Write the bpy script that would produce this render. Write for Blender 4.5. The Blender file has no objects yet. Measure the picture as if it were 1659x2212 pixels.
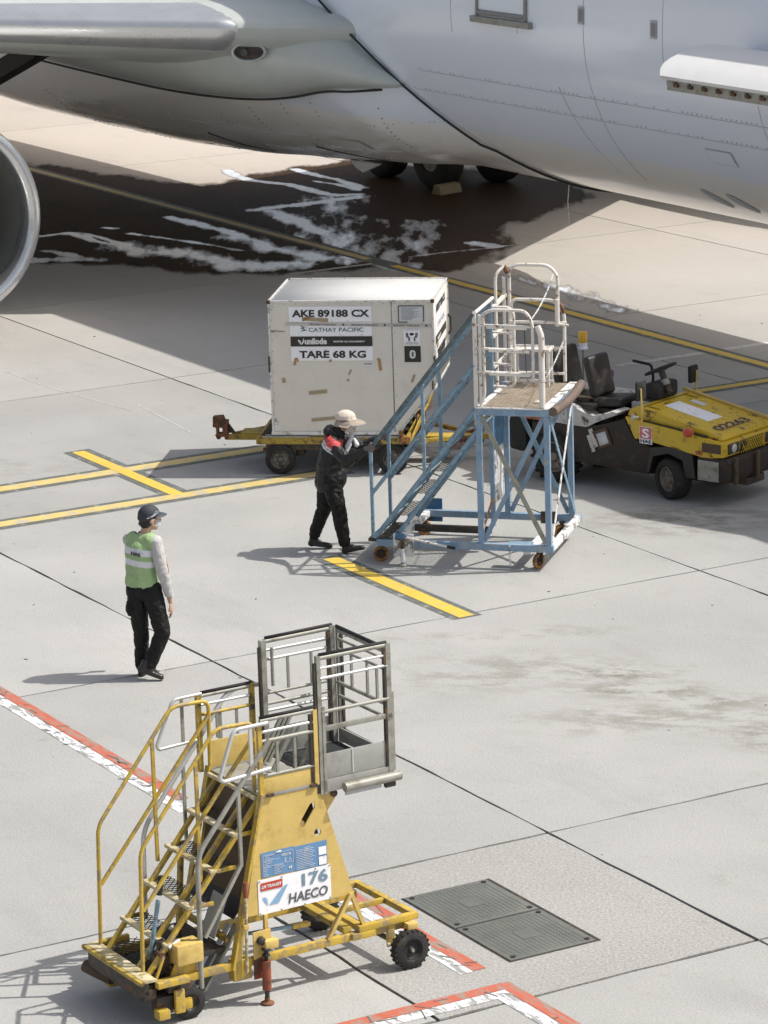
import bpy, bmesh, math, random
from mathutils import Vector, Matrix, noise
from mathutils.geometry import tessellate_polygon
random.seed(7)
S = bpy.context.scene
COL = S.collection
rad = math.radians
# ---------------------------------------------------------------- camera
PITCH, ROLL, CAMH = 0.243074, -0.0314170, 9.5678
fw = Vector((0, math.cos(PITCH), -math.sin(PITCH)))
rt0 = Vector((1, 0, 0)); up0 = rt0.cross(fw)
rt = math.cos(ROLL)*rt0 + math.sin(ROLL)*up0
up = -math.sin(ROLL)*rt0 + math.cos(ROLL)*up0
cam = bpy.data.cameras.new('camera'); camo = bpy.data.objects.new('camera', cam); COL.objects.link(camo)
camo.matrix_world = Matrix(((rt.x, up.x, -fw.x, 0), (rt.y, up.y, -fw.y, 0), (rt.z, up.z, -fw.z, CAMH), (0, 0, 0, 1)))
cam.sensor_fit = 'HORIZONTAL'; cam.sensor_width = 36; cam.lens = 7341.7/1659*36
cam.clip_start = .5; cam.clip_end = 4000
S.camera = camo
# ---------------------------------------------------------------- sky and sun
SUN = Vector((.5877, .0110, .8090)).normalized()
w = bpy.data.worlds.new("World"); S.world = w; w.use_nodes = True
nt = w.node_tree; bg = nt.nodes['Background']; sky = nt.nodes.new('ShaderNodeTexSky')
sky.sky_type = 'NISHITA'; sky.sun_disc = False; sky.sun_elevation = rad(54); sky.sun_rotation = rad(89)
sky.air_density = 1.0; sky.dust_density = 4.0; sky.ozone_density = 1.0
hs = nt.nodes.new('ShaderNodeHueSaturation'); hs.inputs['Saturation'].default_value = .55; hs.inputs['Fac'].default_value = 1
nt.links.new(sky.outputs[0], hs.inputs['Color']); nt.links.new(hs.outputs[0], bg.inputs[0]); bg.inputs[1].default_value = .13
sl = bpy.data.lights.new('sun', 'SUN'); sl.energy = 4.05; sl.angle = rad(.5); sl.color = (1, .965, .89)
so = bpy.data.objects.new('sun', sl); COL.objects.link(so); so.rotation_euler = SUN.to_track_quat('Z', 'Y').to_euler()
so.location = (20, 0, 40)
S.view_settings.view_transform = 'Standard'; S.view_settings.look = 'None'
S.view_settings.exposure = 0.11; S.view_settings.gamma = 1; S.view_settings.use_curve_mapping = False
S.render.resolution_x = 768; S.render.resolution_y = 1024
# ---------------------------------------------------------------- materials
def mat(name, col, rough=.6, metal=0., var=.12, scale=5., col2=None, amt=0., scale2=9., bump=.0, bscale=60., spec=.5, detail=6, stretch=None, edge=.04, coat=0.):
    m = bpy.data.materials.new(name); m.use_nodes = True; n = m.node_tree.nodes; L = m.node_tree.links
    b = n['Principled BSDF']; b.inputs['Roughness'].default_value = rough; b.inputs['Metallic'].default_value = metal
    b.inputs['Specular IOR Level'].default_value = spec; b.inputs['Coat Weight'].default_value = coat
    tc = n.new('ShaderNodeTexCoord'); vec = tc.outputs['Object']
    if stretch:
        mp = n.new('ShaderNodeMapping'); mp.inputs['Scale'].default_value = stretch; L.new(vec, mp.inputs[0]); vec = mp.outputs[0]
    nz = n.new('ShaderNodeTexNoise'); nz.inputs['Scale'].default_value = scale; nz.inputs['Detail'].default_value = detail; nz.inputs['Roughness'].default_value = .65
    L.new(vec, nz.inputs['Vector'])
    mr = n.new('ShaderNodeMapRange'); mr.inputs[1].default_value = .25; mr.inputs[2].default_value = .75; mr.inputs[3].default_value = 1-var; mr.inputs[4].default_value = 1+var
    L.new(nz.outputs[0], mr.inputs[0])
    mul = n.new('ShaderNodeVectorMath'); mul.operation = 'SCALE'; mul.inputs[0].default_value = col; L.new(mr.outputs[0], mul.inputs['Scale'])
    out = mul.outputs[0]
    if col2 and amt > 0:
        n2 = n.new('ShaderNodeTexNoise'); n2.inputs['Scale'].default_value = scale2; n2.inputs['Detail'].default_value = 8; n2.inputs['Roughness'].default_value = .7
        L.new(vec, n2.inputs['Vector'])
        r2 = n.new('ShaderNodeMapRange'); r2.inputs[1].default_value = .62-amt*.3; r2.inputs[2].default_value = .62-amt*.3+edge; L.new(n2.outputs[0], r2.inputs[0])
        mx = n.new('ShaderNodeMix'); mx.data_type = 'RGBA'; L.new(r2.outputs[0], mx.inputs[0]); L.new(out, mx.inputs[6]); mx.inputs[7].default_value = (*col2, 1); out = mx.outputs[2]
    L.new(out, b.inputs['Base Color'])
    rr = n.new('ShaderNodeMapRange'); rr.inputs[3].default_value = max(.02, rough-.1); rr.inputs[4].default_value = min(1, rough+.12); L.new(nz.outputs[0], rr.inputs[0]); L.new(rr.outputs[0], b.inputs['Roughness'])
    if bump:
        n3 = n.new('ShaderNodeTexNoise'); n3.inputs['Scale'].default_value = bscale; n3.inputs['Detail'].default_value = 4; L.new(vec, n3.inputs['Vector'])
        bp = n.new('ShaderNodeBump'); bp.inputs['Strength'].default_value = bump; bp.inputs['Distance'].default_value = .01; L.new(n3.outputs[0], bp.inputs['Height']); L.new(bp.outputs[0], b.inputs['Normal'])
    return m
RUST = (.13, .055, .025); GRIME = (.08, .07, .055)
M = dict(
 yellow=mat('yellow_paint', (.52, .355, .05), .5, 0, .18, 7, (.33, .25, .12), .36, 11, .1),
 yellow2=mat('faded_yellow_paint', (.62, .45, .14), .5, 0, .16, 3.5, (.42, .27, .08), .3, 6, .08, edge=.2),
 yellowd=mat('dirty_yellow_paint', (.46, .32, .05), .55, 0, .25, 9, (.07, .05, .03), .45, 9, .2, edge=.15),
 tread=mat('worn_beige_tread_paint', (.56, .49, .32), .6, 0, .2, 12, (.34, .27, .13), .4, 14),
 tugy=mat('tug_yellow_paint', (.62, .42, .03), .4, 0, .1, 4, (.16, .10, .03), .17, 9, .06),
 blue=mat('weathered_blue_paint', (.21, .32, .45), .55, 0, .25, 9, (.34, .35, .34), .35, 13, .2, edge=.12),
 bluer=mat('rail_blue_paint', (.20, .31, .40), .5, 0, .25, 12, (.11, .14, .15), .26, 22, .2, edge=.1),
 railk=mat('dark_green_rail_paint', (.085, .12, .125), .5, 0, .3, 12, (.16, .22, .25), .38, 16, .2, edge=.1),
 seamk=mat('dark_seam', (.17, .165, .155), .5, 0, .15, 9),
 blued=mat('deep_blue_paint', (.04, .14, .26), .5, 0, .2, 7, (.10, .10, .10), .25, 13, .1),
 white=mat('white_rail_paint', (.72, .68, .62), .5, 0, .1, 8, (.24, .13, .07), .16, 15, .1),
 whitew=mat('chipped_white_paint', (.76, .76, .76), .5, 0, .12, 8, (.22, .20, .17), .3, 9, .1),
 alu=mat('weathered_aluminium', (.31, .305, .265), .5, .15, .22, 10, (.16, .135, .09), .36, 8, .1, edge=.2),
 alup=mat('aluminium_sheet', (.36, .36, .335), .48, .2, .14, 4, (.25, .235, .19), .38, 5, .08, edge=.25),
 chrome=mat('polished_tube', (.58, .58, .57), .38, .35, .1, 10),
 black=mat('black_rubber', (.018, .018, .018), .75, 0, .3, 9, (.07, .06, .05), .22, 7, .2, edge=.2),
 tyre=mat('tyre_rubber', (.022, .021, .020), .8, 0, .3, 12, (.08, .07, .06), .25, 8, .3, edge=.2),
 dark=mat('dark_steel', (.05, .045, .04), .55, .3, .3, 9, (.12, .07, .04), .3, 9, .2),
 darkp=mat('dark_floor_sheet', (.03, .035, .035), .5, 0, .2, 5),
 brownd=mat('brown_steel_and_painted_shade', (.10, .065, .035), .7, 0, .3, 5, (.04, .03, .02), .4, 5, .1, edge=.2),
 rust=mat('rusty_steel', (.19, .075, .035), .75, 0, .3, 12, (.08, .04, .025), .4, 14, .3),
 redp=mat('red_oxide_paint', (.26, .06, .03), .6, 0, .25, 12, (.10, .05, .03), .3, 14, .1),
 orange=mat('orange_wheel', (.45, .20, .05), .65, 0, .2, 20, (.15, .07, .03), .4, 20),
 mesh=mat('expanded_metal', (.22, .19, .14), .6, .3, .3, 20, (.12, .08, .05), .3, 14),
 meshy=mat('dark_grating', (.07, .065, .05), .6, .3, .3, 20),
 meshr=mat('rusty_expanded_metal', (.52, .43, .33), .7, .0, .2, 9, (.34, .23, .14), .35, 7, edge=.2),
 cont=mat('container_sheet', (.72, .675, .605), .5, .0, .05, 3, (.63, .58, .51), .35, 5, .05, edge=.3),
 contw=mat('container_rim', (.72, .71, .69), .45, .2, .1, 8, (.35, .33, .29), .25, 13),
 conttop=mat('container_roof_sheet', (.56, .555, .55), .75, .0, .06, 3, (.55, .54, .52), .3, 4, .1, edge=.3),
 label=mat('white_label', (.88, .88, .91), .45, 0, .04, 6, (.62, .61, .58), .12, 12),
 labelg=mat('grey_label', (.62, .63, .66), .5, 0, .08, 9),
 ink=mat('black_print', (.025, .022, .02), .5, 0, .1, 9),
 inkt=mat('teal_grey_print', (.11, .17, .18), .5, 0, .1, 9),
 inkb=mat('blue_grey_print', (.17, .27, .34), .5, 0, .1, 9),
 inkg=mat('dark_grey_print', (.10, .11, .12), .5, 0, .1, 9),
 inkw=mat('white_print', (.7, .7, .7), .5, 0, .05, 9),
 signb=mat('blue_notice', (.13, .27, .47), .45, 0, .08, 9),
 signr=mat('red_label', (.50, .06, .03), .45, 0, .08, 9),
 pink=mat('pink_logo_print', (.62, .16, .17), .5, 0, .05, 9),
 amber=mat('amber_lens', (.75, .42, .03), .25, 0, .05, 9),
 tape=mat('brown_packing_tape', (.36, .28, .17), .35, 0, .1, 12),
 taper=mat('torn_tape', (.40, .24, .08), .5, 0, .25, 20),
 clear=mat('pale_seal_tape', (.50, .48, .46), .25, 0, .05, 9),
 fus=mat('fuselage_grey_paint', (.42, .44, .465), .32, 0, .04, .8, (.36, .36, .36), .25, .7, 0, edge=.3, stretch=(.4, 1, 1), coat=.3),
 fair=mat('fairing_paint', (.66, .66, .65), .38, 0, .05, 1.0, (.36, .355, .33), .3, .9, .0, edge=.35, stretch=(.5, 1, 1), coat=.2),
 wing=mat('wing_grey_paint', (.50, .53, .50), .35, 0, .06, 1, (.36, .38, .35), .25, .8, edge=.4, coat=.2),
 slat=mat('bare_metal_slat', (.66, .67, .68), .28, .75, .05, 2),
 lip=mat('engine_lip_metal', (.66, .67, .68), .24, .85, .05, 3),
 duct=mat('engine_duct', (.16, .165, .15), .55, .1, .1, 1.5),
 fan=mat('fan_blade', (.07, .07, .07), .4, .6, .1, 6),
 doorw=mat('white_door_skin', (.72, .71, .70), .4, 0, .04, 3),
 seal=mat('dark_seal', (.03, .03, .028), .7),
 jacket=mat('black_jacket', (.012, .012, .013), .5, 0, .3, 9, bump=.5, bscale=22, spec=.4),
 trouser=mat('black_trousers', (.010, .0095, .009), .6, 0, .3, 9, bump=.5, bscale=26, spec=.25),
 redc=mat('red_cloth', (.50, .06, .06), .6, 0, .12, 9),
 refl=mat('reflective_band', (.62, .64, .68), .4, 0, .06, 20),
 hat=mat('beige_hat', (.62, .54, .46), .8, 0, .1, 14),
 whitec=mat('white_cloth', (.66, .68, .70), .8, 0, .08, 14),
 vest=mat('lime_green_vest', (.30, .43, .21), .65, 0, .18, 8, bump=.3, bscale=25),
 sleeve=mat('pale_grey_sleeve', (.47, .46, .45), .8, 0, .1, 10, bump=.3, bscale=25),
 capc=mat('navy_cap', (.03, .035, .045), .7, 0, .15, 14),
 capg=mat('grey_cap_trim', (.13, .15, .18), .7, 0, .15, 14),
 shoe=mat('black_leather', (.02, .019, .018), .35, 0, .2, 14),
 skin=mat('skin', (.48, .29, .20), .5, 0, .06, 20),
 glove=mat('grey_pink_glove', (.16, .12, .12), .8, 0, .2, 30),
 hair=mat('black_hair', (.01, .009, .008), .5, 0, .2, 60),
 seat=mat('black_seat_vinyl', (.022, .018, .017), .45, 0, .25, 5, (.06, .045, .035), .2, 7),
 tugd=mat('grimy_dark_body', (.024, .016, .011), .6, 0, .35, 5, (.06, .038, .024), .25, 7, .2, edge=.15),
 tugw=mat('tug_white_paint', (.52, .50, .48), .45, 0, .1, 6, (.10, .07, .05), .2, 9, .1),
 orangep=mat('faded_orange_panel', (.48, .12, .04), .55, 0, .15, 7, (.12, .06, .04), .25, 9),
 purple=mat('purple_cloth', (.16, .02, .22), .7, 0, .15, 14),
 covm=mat('pit_cover_iron', (.125, .13, .118), .65, .0, .2, 2.5, (.16, .155, .135), .4, 4, .1, edge=.3),
 sock=mat('dark_sock', (.014, .014, .014), .8),
 chock=mat('chock_rubber', (.26, .21, .12), .7, 0, .2, 7),
)
def reflected_tones(name, c_up, c_low, z0, z1):
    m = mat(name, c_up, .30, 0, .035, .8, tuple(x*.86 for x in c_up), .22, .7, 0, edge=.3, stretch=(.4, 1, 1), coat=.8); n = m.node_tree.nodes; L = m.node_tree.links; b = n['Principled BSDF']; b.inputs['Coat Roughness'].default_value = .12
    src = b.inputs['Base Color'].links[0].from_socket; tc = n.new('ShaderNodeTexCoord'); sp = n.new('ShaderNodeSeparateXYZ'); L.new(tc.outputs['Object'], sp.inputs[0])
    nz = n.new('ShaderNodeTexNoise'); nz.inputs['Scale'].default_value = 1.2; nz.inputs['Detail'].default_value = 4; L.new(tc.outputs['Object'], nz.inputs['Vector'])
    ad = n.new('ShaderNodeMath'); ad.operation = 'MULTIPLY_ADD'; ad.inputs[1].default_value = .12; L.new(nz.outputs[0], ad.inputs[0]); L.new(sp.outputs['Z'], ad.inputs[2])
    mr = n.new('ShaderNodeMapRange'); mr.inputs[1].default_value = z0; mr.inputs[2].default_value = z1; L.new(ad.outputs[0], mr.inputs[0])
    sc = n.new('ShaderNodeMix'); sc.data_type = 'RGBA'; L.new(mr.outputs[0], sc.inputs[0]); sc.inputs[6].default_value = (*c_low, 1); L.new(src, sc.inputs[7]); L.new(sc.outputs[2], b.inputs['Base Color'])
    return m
M['fus'] = reflected_tones('fuselage_painted_reflection', (.80, .845, .93), (.89, .86, .81), 2.92, 3.02)  # sky reflection above and sunlit-ground reflection below, painted into the base colour
# ---------------------------------------------------------------- object helpers
def link(name, me, m, parent=None, smooth=False):
    if m is not None and not me.materials:
        for mm in (m if isinstance(m, (list, tuple)) else [m]): me.materials.append(mm)
    if smooth:
        me.polygons.foreach_set('use_smooth', [True]*len(me.polygons))
    o = bpy.data.objects.new(name, me); COL.objects.link(o)
    if parent is not None: o.parent = parent
    return o
def fin(name, bm, m, parent=None, smooth=False, angle=None):
    bmesh.ops.recalc_face_normals(bm, faces=bm.faces)
    if angle is not None:
        for e in bm.edges:
            if len(e.link_faces) == 2 and e.calc_face_angle(0) > rad(angle): e.smooth = False
        smooth = True
    me = bpy.data.meshes.new(name); bm.to_mesh(me); bm.free()
    return link(name, me, m, parent, smooth)
def thing(name, label, cat, loc=(0, 0, 0), rotz=0., group=None):
    o = bpy.data.objects.new(name, None); COL.objects.link(o); o.location = loc; o.rotation_euler = (0, 0, rotz)
    o.empty_display_size = .2
    o['label'] = label; o['category'] = cat
    if group: o['group'] = group
    return o
def lab(o, label): o['label'] = label; return o
def stuff(o): o['kind'] = 'stuff'; return o
def struct(o): o['kind'] = 'structure'; return o
def basis(d, upv=None):
    d = d.normalized(); u = Vector(upv) if upv else (Vector((0, 0, 1)) if abs(d.z) < .95 else Vector((1, 0, 0)))
    x = u.cross(d).normalized(); y = d.cross(x).normalized(); return x, y
def fillet(pts, r, seg=5, closed=False):
    P = [Vector(p) for p in pts]; out = []
    n = len(P)
    for i, p in enumerate(P):
        if (i == 0 or i == n-1) and not closed: out.append(p); continue
        a = P[i-1]-p; b = P[(i+1) % n]-p
        t = min(r, a.length*.48, b.length*.48)
        p0 = p+a.normalized()*t; p1 = p+b.normalized()*t
        for k in range(seg+1):
            s = k/seg; out.append((1-s)**2*p0+2*s*(1-s)*p+s*s*p1)
    return out
def tube_bm(bm, pts, r, n=8, closed=False, r1=None, caps=True):
    P = [Vector(p) for p in pts]; rings = []; N = len(P)
    d0 = (P[1]-P[0]).normalized(); x, y = basis(d0)
    for i, p in enumerate(P):
        if closed: t = (P[(i+1) % N]-P[i-1]).normalized()
        elif i == 0: t = (P[1]-P[0]).normalized()
        elif i == N-1: t = (P[-1]-P[-2]).normalized()
        else: t = ((P[i+1]-p).normalized()+(p-P[i-1]).normalized()).normalized()
        x = (x-t*x.dot(t)).normalized(); y = t.cross(x)
        rr = r if r1 is None else r+(r1-r)*i/(N-1)
        rings.append([bm.verts.new(p+x*rr*math.cos(2*math.pi*k/n)+y*rr*math.sin(2*math.pi*k/n)) for k in range(n)])
    for i in range(N if closed else N-1):
        A = rings[i]; B = rings[(i+1) % N]
        for k in range(n): bm.faces.new((A[k], A[(k+1) % n], B[(k+1) % n], B[k]))
    if caps and not closed: bm.faces.new(rings[0]); bm.faces.new(rings[-1])
def T(parent, name, m, pts, r=.02, f=0, n=8, closed=False, r1=None):
    bm = bmesh.new(); tube_bm(bm, fillet(pts, f, 5, closed) if f else pts, r, n, closed, r1)
    return fin(name, bm, m, parent, angle=50)
def box_bm(bm, lo, hi, mtx=None, bev=0):
    r = bmesh.ops.create_cube(bm, size=1); vs = r['verts']
    c = [(lo[i]+hi[i])/2 for i in range(3)]; s = [abs(hi[i]-lo[i]) for i in range(3)]
    for v in vs:
        v.co = Vector((v.co.x*s[0]+c[0], v.co.y*s[1]+c[1], v.co.z*s[2]+c[2]))
        if mtx: v.co = mtx @ v.co
    if bev:
        es = list({e for v in vs for e in v.link_edges}); bmesh.ops.bevel(bm, geom=es, offset=bev, segments=2, affect='EDGES', profile=.6)
def B(parent, name, m, lo, hi, bev=.004, mtx=None):
    bm = bmesh.new(); box_bm(bm, lo, hi, mtx, bev); return fin(name, bm, m, parent, angle=40)
def bar_bm(bm, p0, p1, w_, h_, upv=None):
    p0 = Vector(p0); p1 = Vector(p1); d = p1-p0; x, y = basis(d, upv)
    r = bmesh.ops.create_cube(bm, size=1)
    for v in r['verts']: v.co = p0+d*(v.co.z+.5)+x*v.co.x*w_+y*v.co.y*h_
def bar(parent, name, m, p0, p1, w_=.04, h_=.04, upv=None):
    bm = bmesh.new(); bar_bm(bm, p0, p1, w_, h_, upv); return fin(name, bm, m, parent)
def cyl(parent, name, m, p0, p1, r, n=20, r1=None):
    bm = bmesh.new(); tube_bm(bm, [p0, p1], r, n, False, r1); return fin(name, bm, m, parent, angle=40)
def lathe_bm(bm, prof, c, axis, n=28, close=False):
    """prof: list of (distance along axis, radius)"""
    a = Vector(axis).normalized(); x, y = basis(a); c = Vector(c); rings = []
    for t, r in prof:
        if r < 1e-5: rings.append([bm.verts.new(c+a*t)]); continue
        rings.append([bm.verts.new(c+a*t+x*r*math.cos(2*math.pi*k/n)+y*r*math.sin(2*math.pi*k/n)) for k in range(n)])
    for A, B_ in zip(rings, rings[1:]+([rings[0]] if close else [])):
        for k in range(n):
            q = [A[k % len(A)], A[(k+1) % len(A)], B_[(k+1) % len(B_)], B_[k % len(B_)]]
            u = []
            for v in q:
                if v not in u: u.append(v)
            if len(u) > 2: bm.faces.new(u)
def lathe(parent, name, m, prof, c, axis, n=28, close=False, angle=40):
    bm = bmesh.new(); lathe_bm(bm, prof, c, axis, n, close); return fin(name, bm, m, parent, angle=angle)
def plate(parent, name, m, outer, holes, th, fmap):
    """polygon (2-D) with holes, extruded by th; fmap(u, v, w) gives the 3-D point"""
    loops = [outer]+list(holes); flat = [p for l in loops for p in l]
    tris = tessellate_polygon([[Vector((p[0], p[1], 0)) for p in l] for l in loops])
    bm = bmesh.new()
    a = [bm.verts.new(fmap(p[0], p[1], 0)) for p in flat]; b = [bm.verts.new(fmap(p[0], p[1], th)) for p in flat]
    for t in tris:
        try:
            bm.faces.new([a[i] for i in t]); bm.faces.new([b[i] for i in reversed(t)])
        except ValueError: pass
    k = 0
    for l in loops:
        n = len(l)
        for i in range(n):
            j = (i+1) % n; bm.faces.new((a[k+i], a[k+j], b[k+j], b[k+i]))
        k += n
    return fin(name, bm, m, parent)
def circ(cx, cy, r, n=16, sx=1): return [(cx+r*sx*math.cos(2*math.pi*k/n), cy+r*math.sin(2*math.pi*k/n)) for k in range(n)]
def quad(parent, name, m, pts, th=0):
    bm = bmesh.new(); vs = [bm.verts.new(p) for p in pts]; f = bm.faces.new(vs)
    if th:
        r = bmesh.ops.extrude_face_region(bm, geom=[f]); bm.normal_update(); n = f.normal.copy()
        for g in r['geom']:
            if isinstance(g, bmesh.types.BMVert): g.co += n*th
    return fin(name, bm, m, parent)
def grating_bm(bm, x0, x1, y0, y1, z, px=.045, py=.02, t=.004, h=.006, fm=None):
    """expanded metal: zigzag strands that run in x and meet in diamonds"""
    ny = max(1, round((y1-y0)/py)); nx = max(2, round((x1-x0)/(px/2)))
    dx = (x1-x0)/nx; dy = (y1-y0)/ny
    for j in range(ny):
        yc = y0+dy*(j+.5); s = 1 if j % 2 else -1
        prev = None
        for i in range(nx+1):
            yy = yc+s*(dy/2-t*.3)*(1 if i % 2 else -1); xx = x0+dx*i
            ring = [Vector((xx, yy-t/2, z-h/2)), Vector((xx, yy+t/2, z-h/2)), Vector((xx, yy+t/2, z+h/2)), Vector((xx, yy-t/2, z+h/2))]
            ring = [bm.verts.new(fm(p) if fm else p) for p in ring]
            if prev:
                for k in range(4): bm.faces.new((prev[k], prev[(k+1) % 4], ring[(k+1) % 4], ring[k]))
            prev = ring
def grating(parent, name, m, *a, **k):
    bm = bmesh.new(); grating_bm(bm, *a, **k); return stuff(fin(name, bm, m, parent))
def text(parent, s, m, size, mtx, name='lettering', bold=0., sx=1., shear=0., align='LEFT', space=1., fit=None):
    cu = bpy.data.curves.new('t', 'FONT'); cu.body = s; cu.size = size; cu.offset = bold; cu.align_x = align; cu.shear = shear; cu.space_character = space
    cu.extrude = 0; cu.resolution_u = 3
    o = bpy.data.objects.new('t', cu); COL.objects.link(o); dg = bpy.context.evaluated_depsgraph_get()
    me = bpy.data.meshes.new_from_object(o.evaluated_get(dg)); bpy.data.objects.remove(o)
    xs = [v.co.x for v in me.vertices]; ys = [v.co.y for v in me.vertices]
    if fit:   # fit = (width, height): scale the lettering to this box, lower left corner at the origin
        X0, X1, Y0, Y1 = min(xs), max(xs), min(ys), max(ys)
        me.transform(Matrix.Translation((-X0, -Y0, 0))); me.transform(Matrix.Diagonal((fit[0]/(X1-X0), fit[1]/(Y1-Y0), 1, 1)))
    else: me.transform(Matrix.Diagonal((sx, 1, 1, 1)))
    me.transform(mtx); me.materials.clear()
    return link(name, me, m, parent)
def facing(x, z, y=0., shear=0.):     # lettering on a wall that faces local -y
    return Matrix(((1, 0, 0, x), (0, 0, -1, y), (shear, 1, 0, z), (0, 0, 0, 1)))
def wheel(parent, c, axis, R, w_, m_t=None, m_rim=None, rim=.55, treads=0, name='wheel', hub=None, n=28):
    c = Vector(c); a = Vector(axis).normalized()
    prof = [(-w_*.32, R*rim), (-w_*.5, R*(rim+.06)), (-w_*.5, R*.88), (-w_*.38, R*.98), (-w_*.2, R), (w_*.2, R), (w_*.38, R*.98), (w_*.5, R*.88), (w_*.5, R*(rim+.06)), (w_*.32, R*rim)]
    t = lathe(parent, name, m_t or M['tyre'], prof, c, a, n, True)
    if treads:
        bm = bmesh.new(); x, y = basis(a)
        for k in range(treads):
            an = 2*math.pi*k/treads
            for sgn in (-1, 1):
                rad_ = (x*math.cos(an+sgn*.06)+y*math.sin(an+sgn*.06)); tan = a.cross(rad_)
                mt = Matrix(((tan.x, a.x, rad_.x, 0), (tan.y, a.y, rad_.y, 0), (tan.z, a.z, rad_.z, 0), (0, 0, 0, 1)))
                mt.translation = c+rad_*R*.985+a*sgn*w_*.27
                box_bm(bm, (-R*.055, -w_*.22, -R*.04), (R*.055, w_*.22, R*.035), mt)
        stuff(fin('tread_block', bm, m_t or M['tyre'], t))
    rp = [(-w_*.34, 0), (-w_*.34, R*rim*.25), (-w_*.2, R*rim*.4), (-w_*.2, R*rim*.8), (-w_*.4, R*rim*.95), (-w_*.4, R*rim*1.02), (w_*.4, R*rim*1.02), (w_*.4, R*rim*.95), (w_*.2, R*rim*.8), (w_*.2, R*rim*.4), (w_*.34, R*rim*.25), (w_*.34, 0)]
    lathe(t, 'rim', m_rim or M['dark'], rp, c, a, n)
    if hub:
        bm = bmesh.new(); x, y = basis(a)
        for k in range(6):
            an = k*math.pi/3; p = c+(x*math.cos(an)+y*math.sin(an))*R*rim*.58
            for sgn in (-1, 1): tube_bm(bm, [p+a*sgn*w_*.18, p+a*sgn*w_*.3], R*.05, 6)
        stuff(fin('wheel_nut', bm, hub, t))
    return t
AX = rad(-60.675)     # direction of the concrete joints and of the aircraft
# ================================================================ THE GROUND
def concrete(name, c1, c2, grain=.10, pit=False):
    m = bpy.data.materials.new(name); m.use_nodes = True; n = m.node_tree.nodes; L = m.node_tree.links; b = n['Principled BSDF']
    tc = n.new('ShaderNodeNewGeometry'); P = tc.outputs['Position']; oi = n.new('ShaderNodeObjectInfo')
    def nz(sc, det=5, ro=.6, st=None, rot=0):
        v = P
        if st:
            mp = n.new('ShaderNodeMapping'); mp.vector_type = 'TEXTURE'; mp.inputs['Rotation'].default_value = (0, 0, rot); mp.inputs['Scale'].default_value = st; L.new(P, mp.inputs[0]); v = mp.outputs[0]
        q = n.new('ShaderNodeTexNoise'); q.inputs['Scale'].default_value = sc; q.inputs['Detail'].default_value = det; q.inputs['Roughness'].default_value = ro; L.new(v, q.inputs['Vector']); return q.outputs[0]
    def rng(x, a0, a1, b0, b1):
        r = n.new('ShaderNodeMapRange'); r.inputs[1].default_value = a0; r.inputs[2].default_value = a1; r.inputs[3].default_value = b0; r.inputs[4].default_value = b1; L.new(x, r.inputs[0]); return r.outputs[0]
    def mix(f, a, bb):
        q = n.new('ShaderNodeMix'); q.data_type = 'RGBA'; L.new(f, q.inputs[0])
        for k, v in ((6, a), (7, bb)):
            if isinstance(v, tuple): q.inputs[k].default_value = (*v, 1)
            else: L.new(v, q.inputs[k])
        return q.outputs[2]
    def mul(a, bb):
        q = n.new('ShaderNodeMath'); q.operation = 'MULTIPLY'; L.new(a, q.inputs[0]); L.new(bb, q.inputs[1]); return q.outputs[0]
    sx = n.new('ShaderNodeSeparateXYZ'); L.new(P, sx.inputs[0])
    col = mix(rng(nz(.35, 6), .35, .65, 0, 1), c1, c2)
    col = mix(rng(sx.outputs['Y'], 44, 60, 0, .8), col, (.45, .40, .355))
    col = mix(rng(nz(.9, 8, .7, (3.2, .8, 1), AX), .54, .74, 0, .5), col, tuple(x*.72 for x in c1))          # rubbed streaks along the lane
    col = mix(rng(nz(3.3, 9, .75), .57, .74, 0, .42), col, (.24, .23, .20))                                   # mottled grime
    # a trail of old oil blots, laid where they lie on the apron
    for (x, y, rx, ry, st) in ((2.3, 31.75, .62, .3, 1.), (2.45, 31.2, .8, .33, .95), (3.05, 30.8, .6, .28, .7), (3.75, 29.6, .8, .6, .95), (1.2, 31.9, 1.6, .9, .5), (2.6, 30.3, 1.7, .7, .6), (.5, 33.2, .9, .22, .5), (1.7, 33.3, .8, .3, .4), (-5.2, 41.5, 2, .7, .3), (3.5, 37.8, 1.3, .9, .9), (.9, 41.8, 1.6, 1.0, .5)):
        s = n.new('ShaderNodeVectorMath'); s.operation = 'SUBTRACT'; L.new(P, s.inputs[0]); s.inputs[1].default_value = (x, y, 0)
        d = n.new('ShaderNodeVectorMath'); d.operation = 'DIVIDE'; L.new(s.outputs[0], d.inputs[0]); d.inputs[1].default_value = (rx, ry, 1)
        ln = n.new('ShaderNodeVectorMath'); ln.operation = 'LENGTH'; L.new(d.outputs[0], ln.inputs[0])
        f = mul(rng(ln.outputs['Value'], .3, 1.1, 1, 0), rng(nz(2.4, 8, .72, (1.3, .8, 1), -.3), .45, .58, 0, st))
        col = mix(f, col, (.19, .185, .15))
    spk = rng(nz(48 if not pit else 40, 4, .8), .3, .7, 1-grain*1.6, 1+grain*1.3)
    rnd = rng(oi.outputs['Random'], 0, 1, .91, 1.06)
    sc = n.new('ShaderNodeVectorMath'); sc.operation = 'SCALE'; L.new(col, sc.inputs[0]); L.new(mul(spk, rnd), sc.inputs['Scale'])
    L.new(sc.outputs[0], b.inputs['Base Color']); b.inputs['Roughness'].default_value = .82; b.inputs['Specular IOR Level'].default_value = .3
    bp = n.new('ShaderNodeBump'); bp.inputs['Strength'].default_value = .6; bp.inputs['Distance'].default_value = .012; L.new(nz(38, 5, .7), bp.inputs['Height']); L.new(bp.outputs[0], b.inputs['Normal'])
    return m
M['conc'] = concrete('apron_concrete', (.412, .406, .394), (.354, .350, .338))
M['concp'] = concrete('pit_slab_concrete', (.372, .364, .35), (.335, .327, .312), .24, True)
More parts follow.
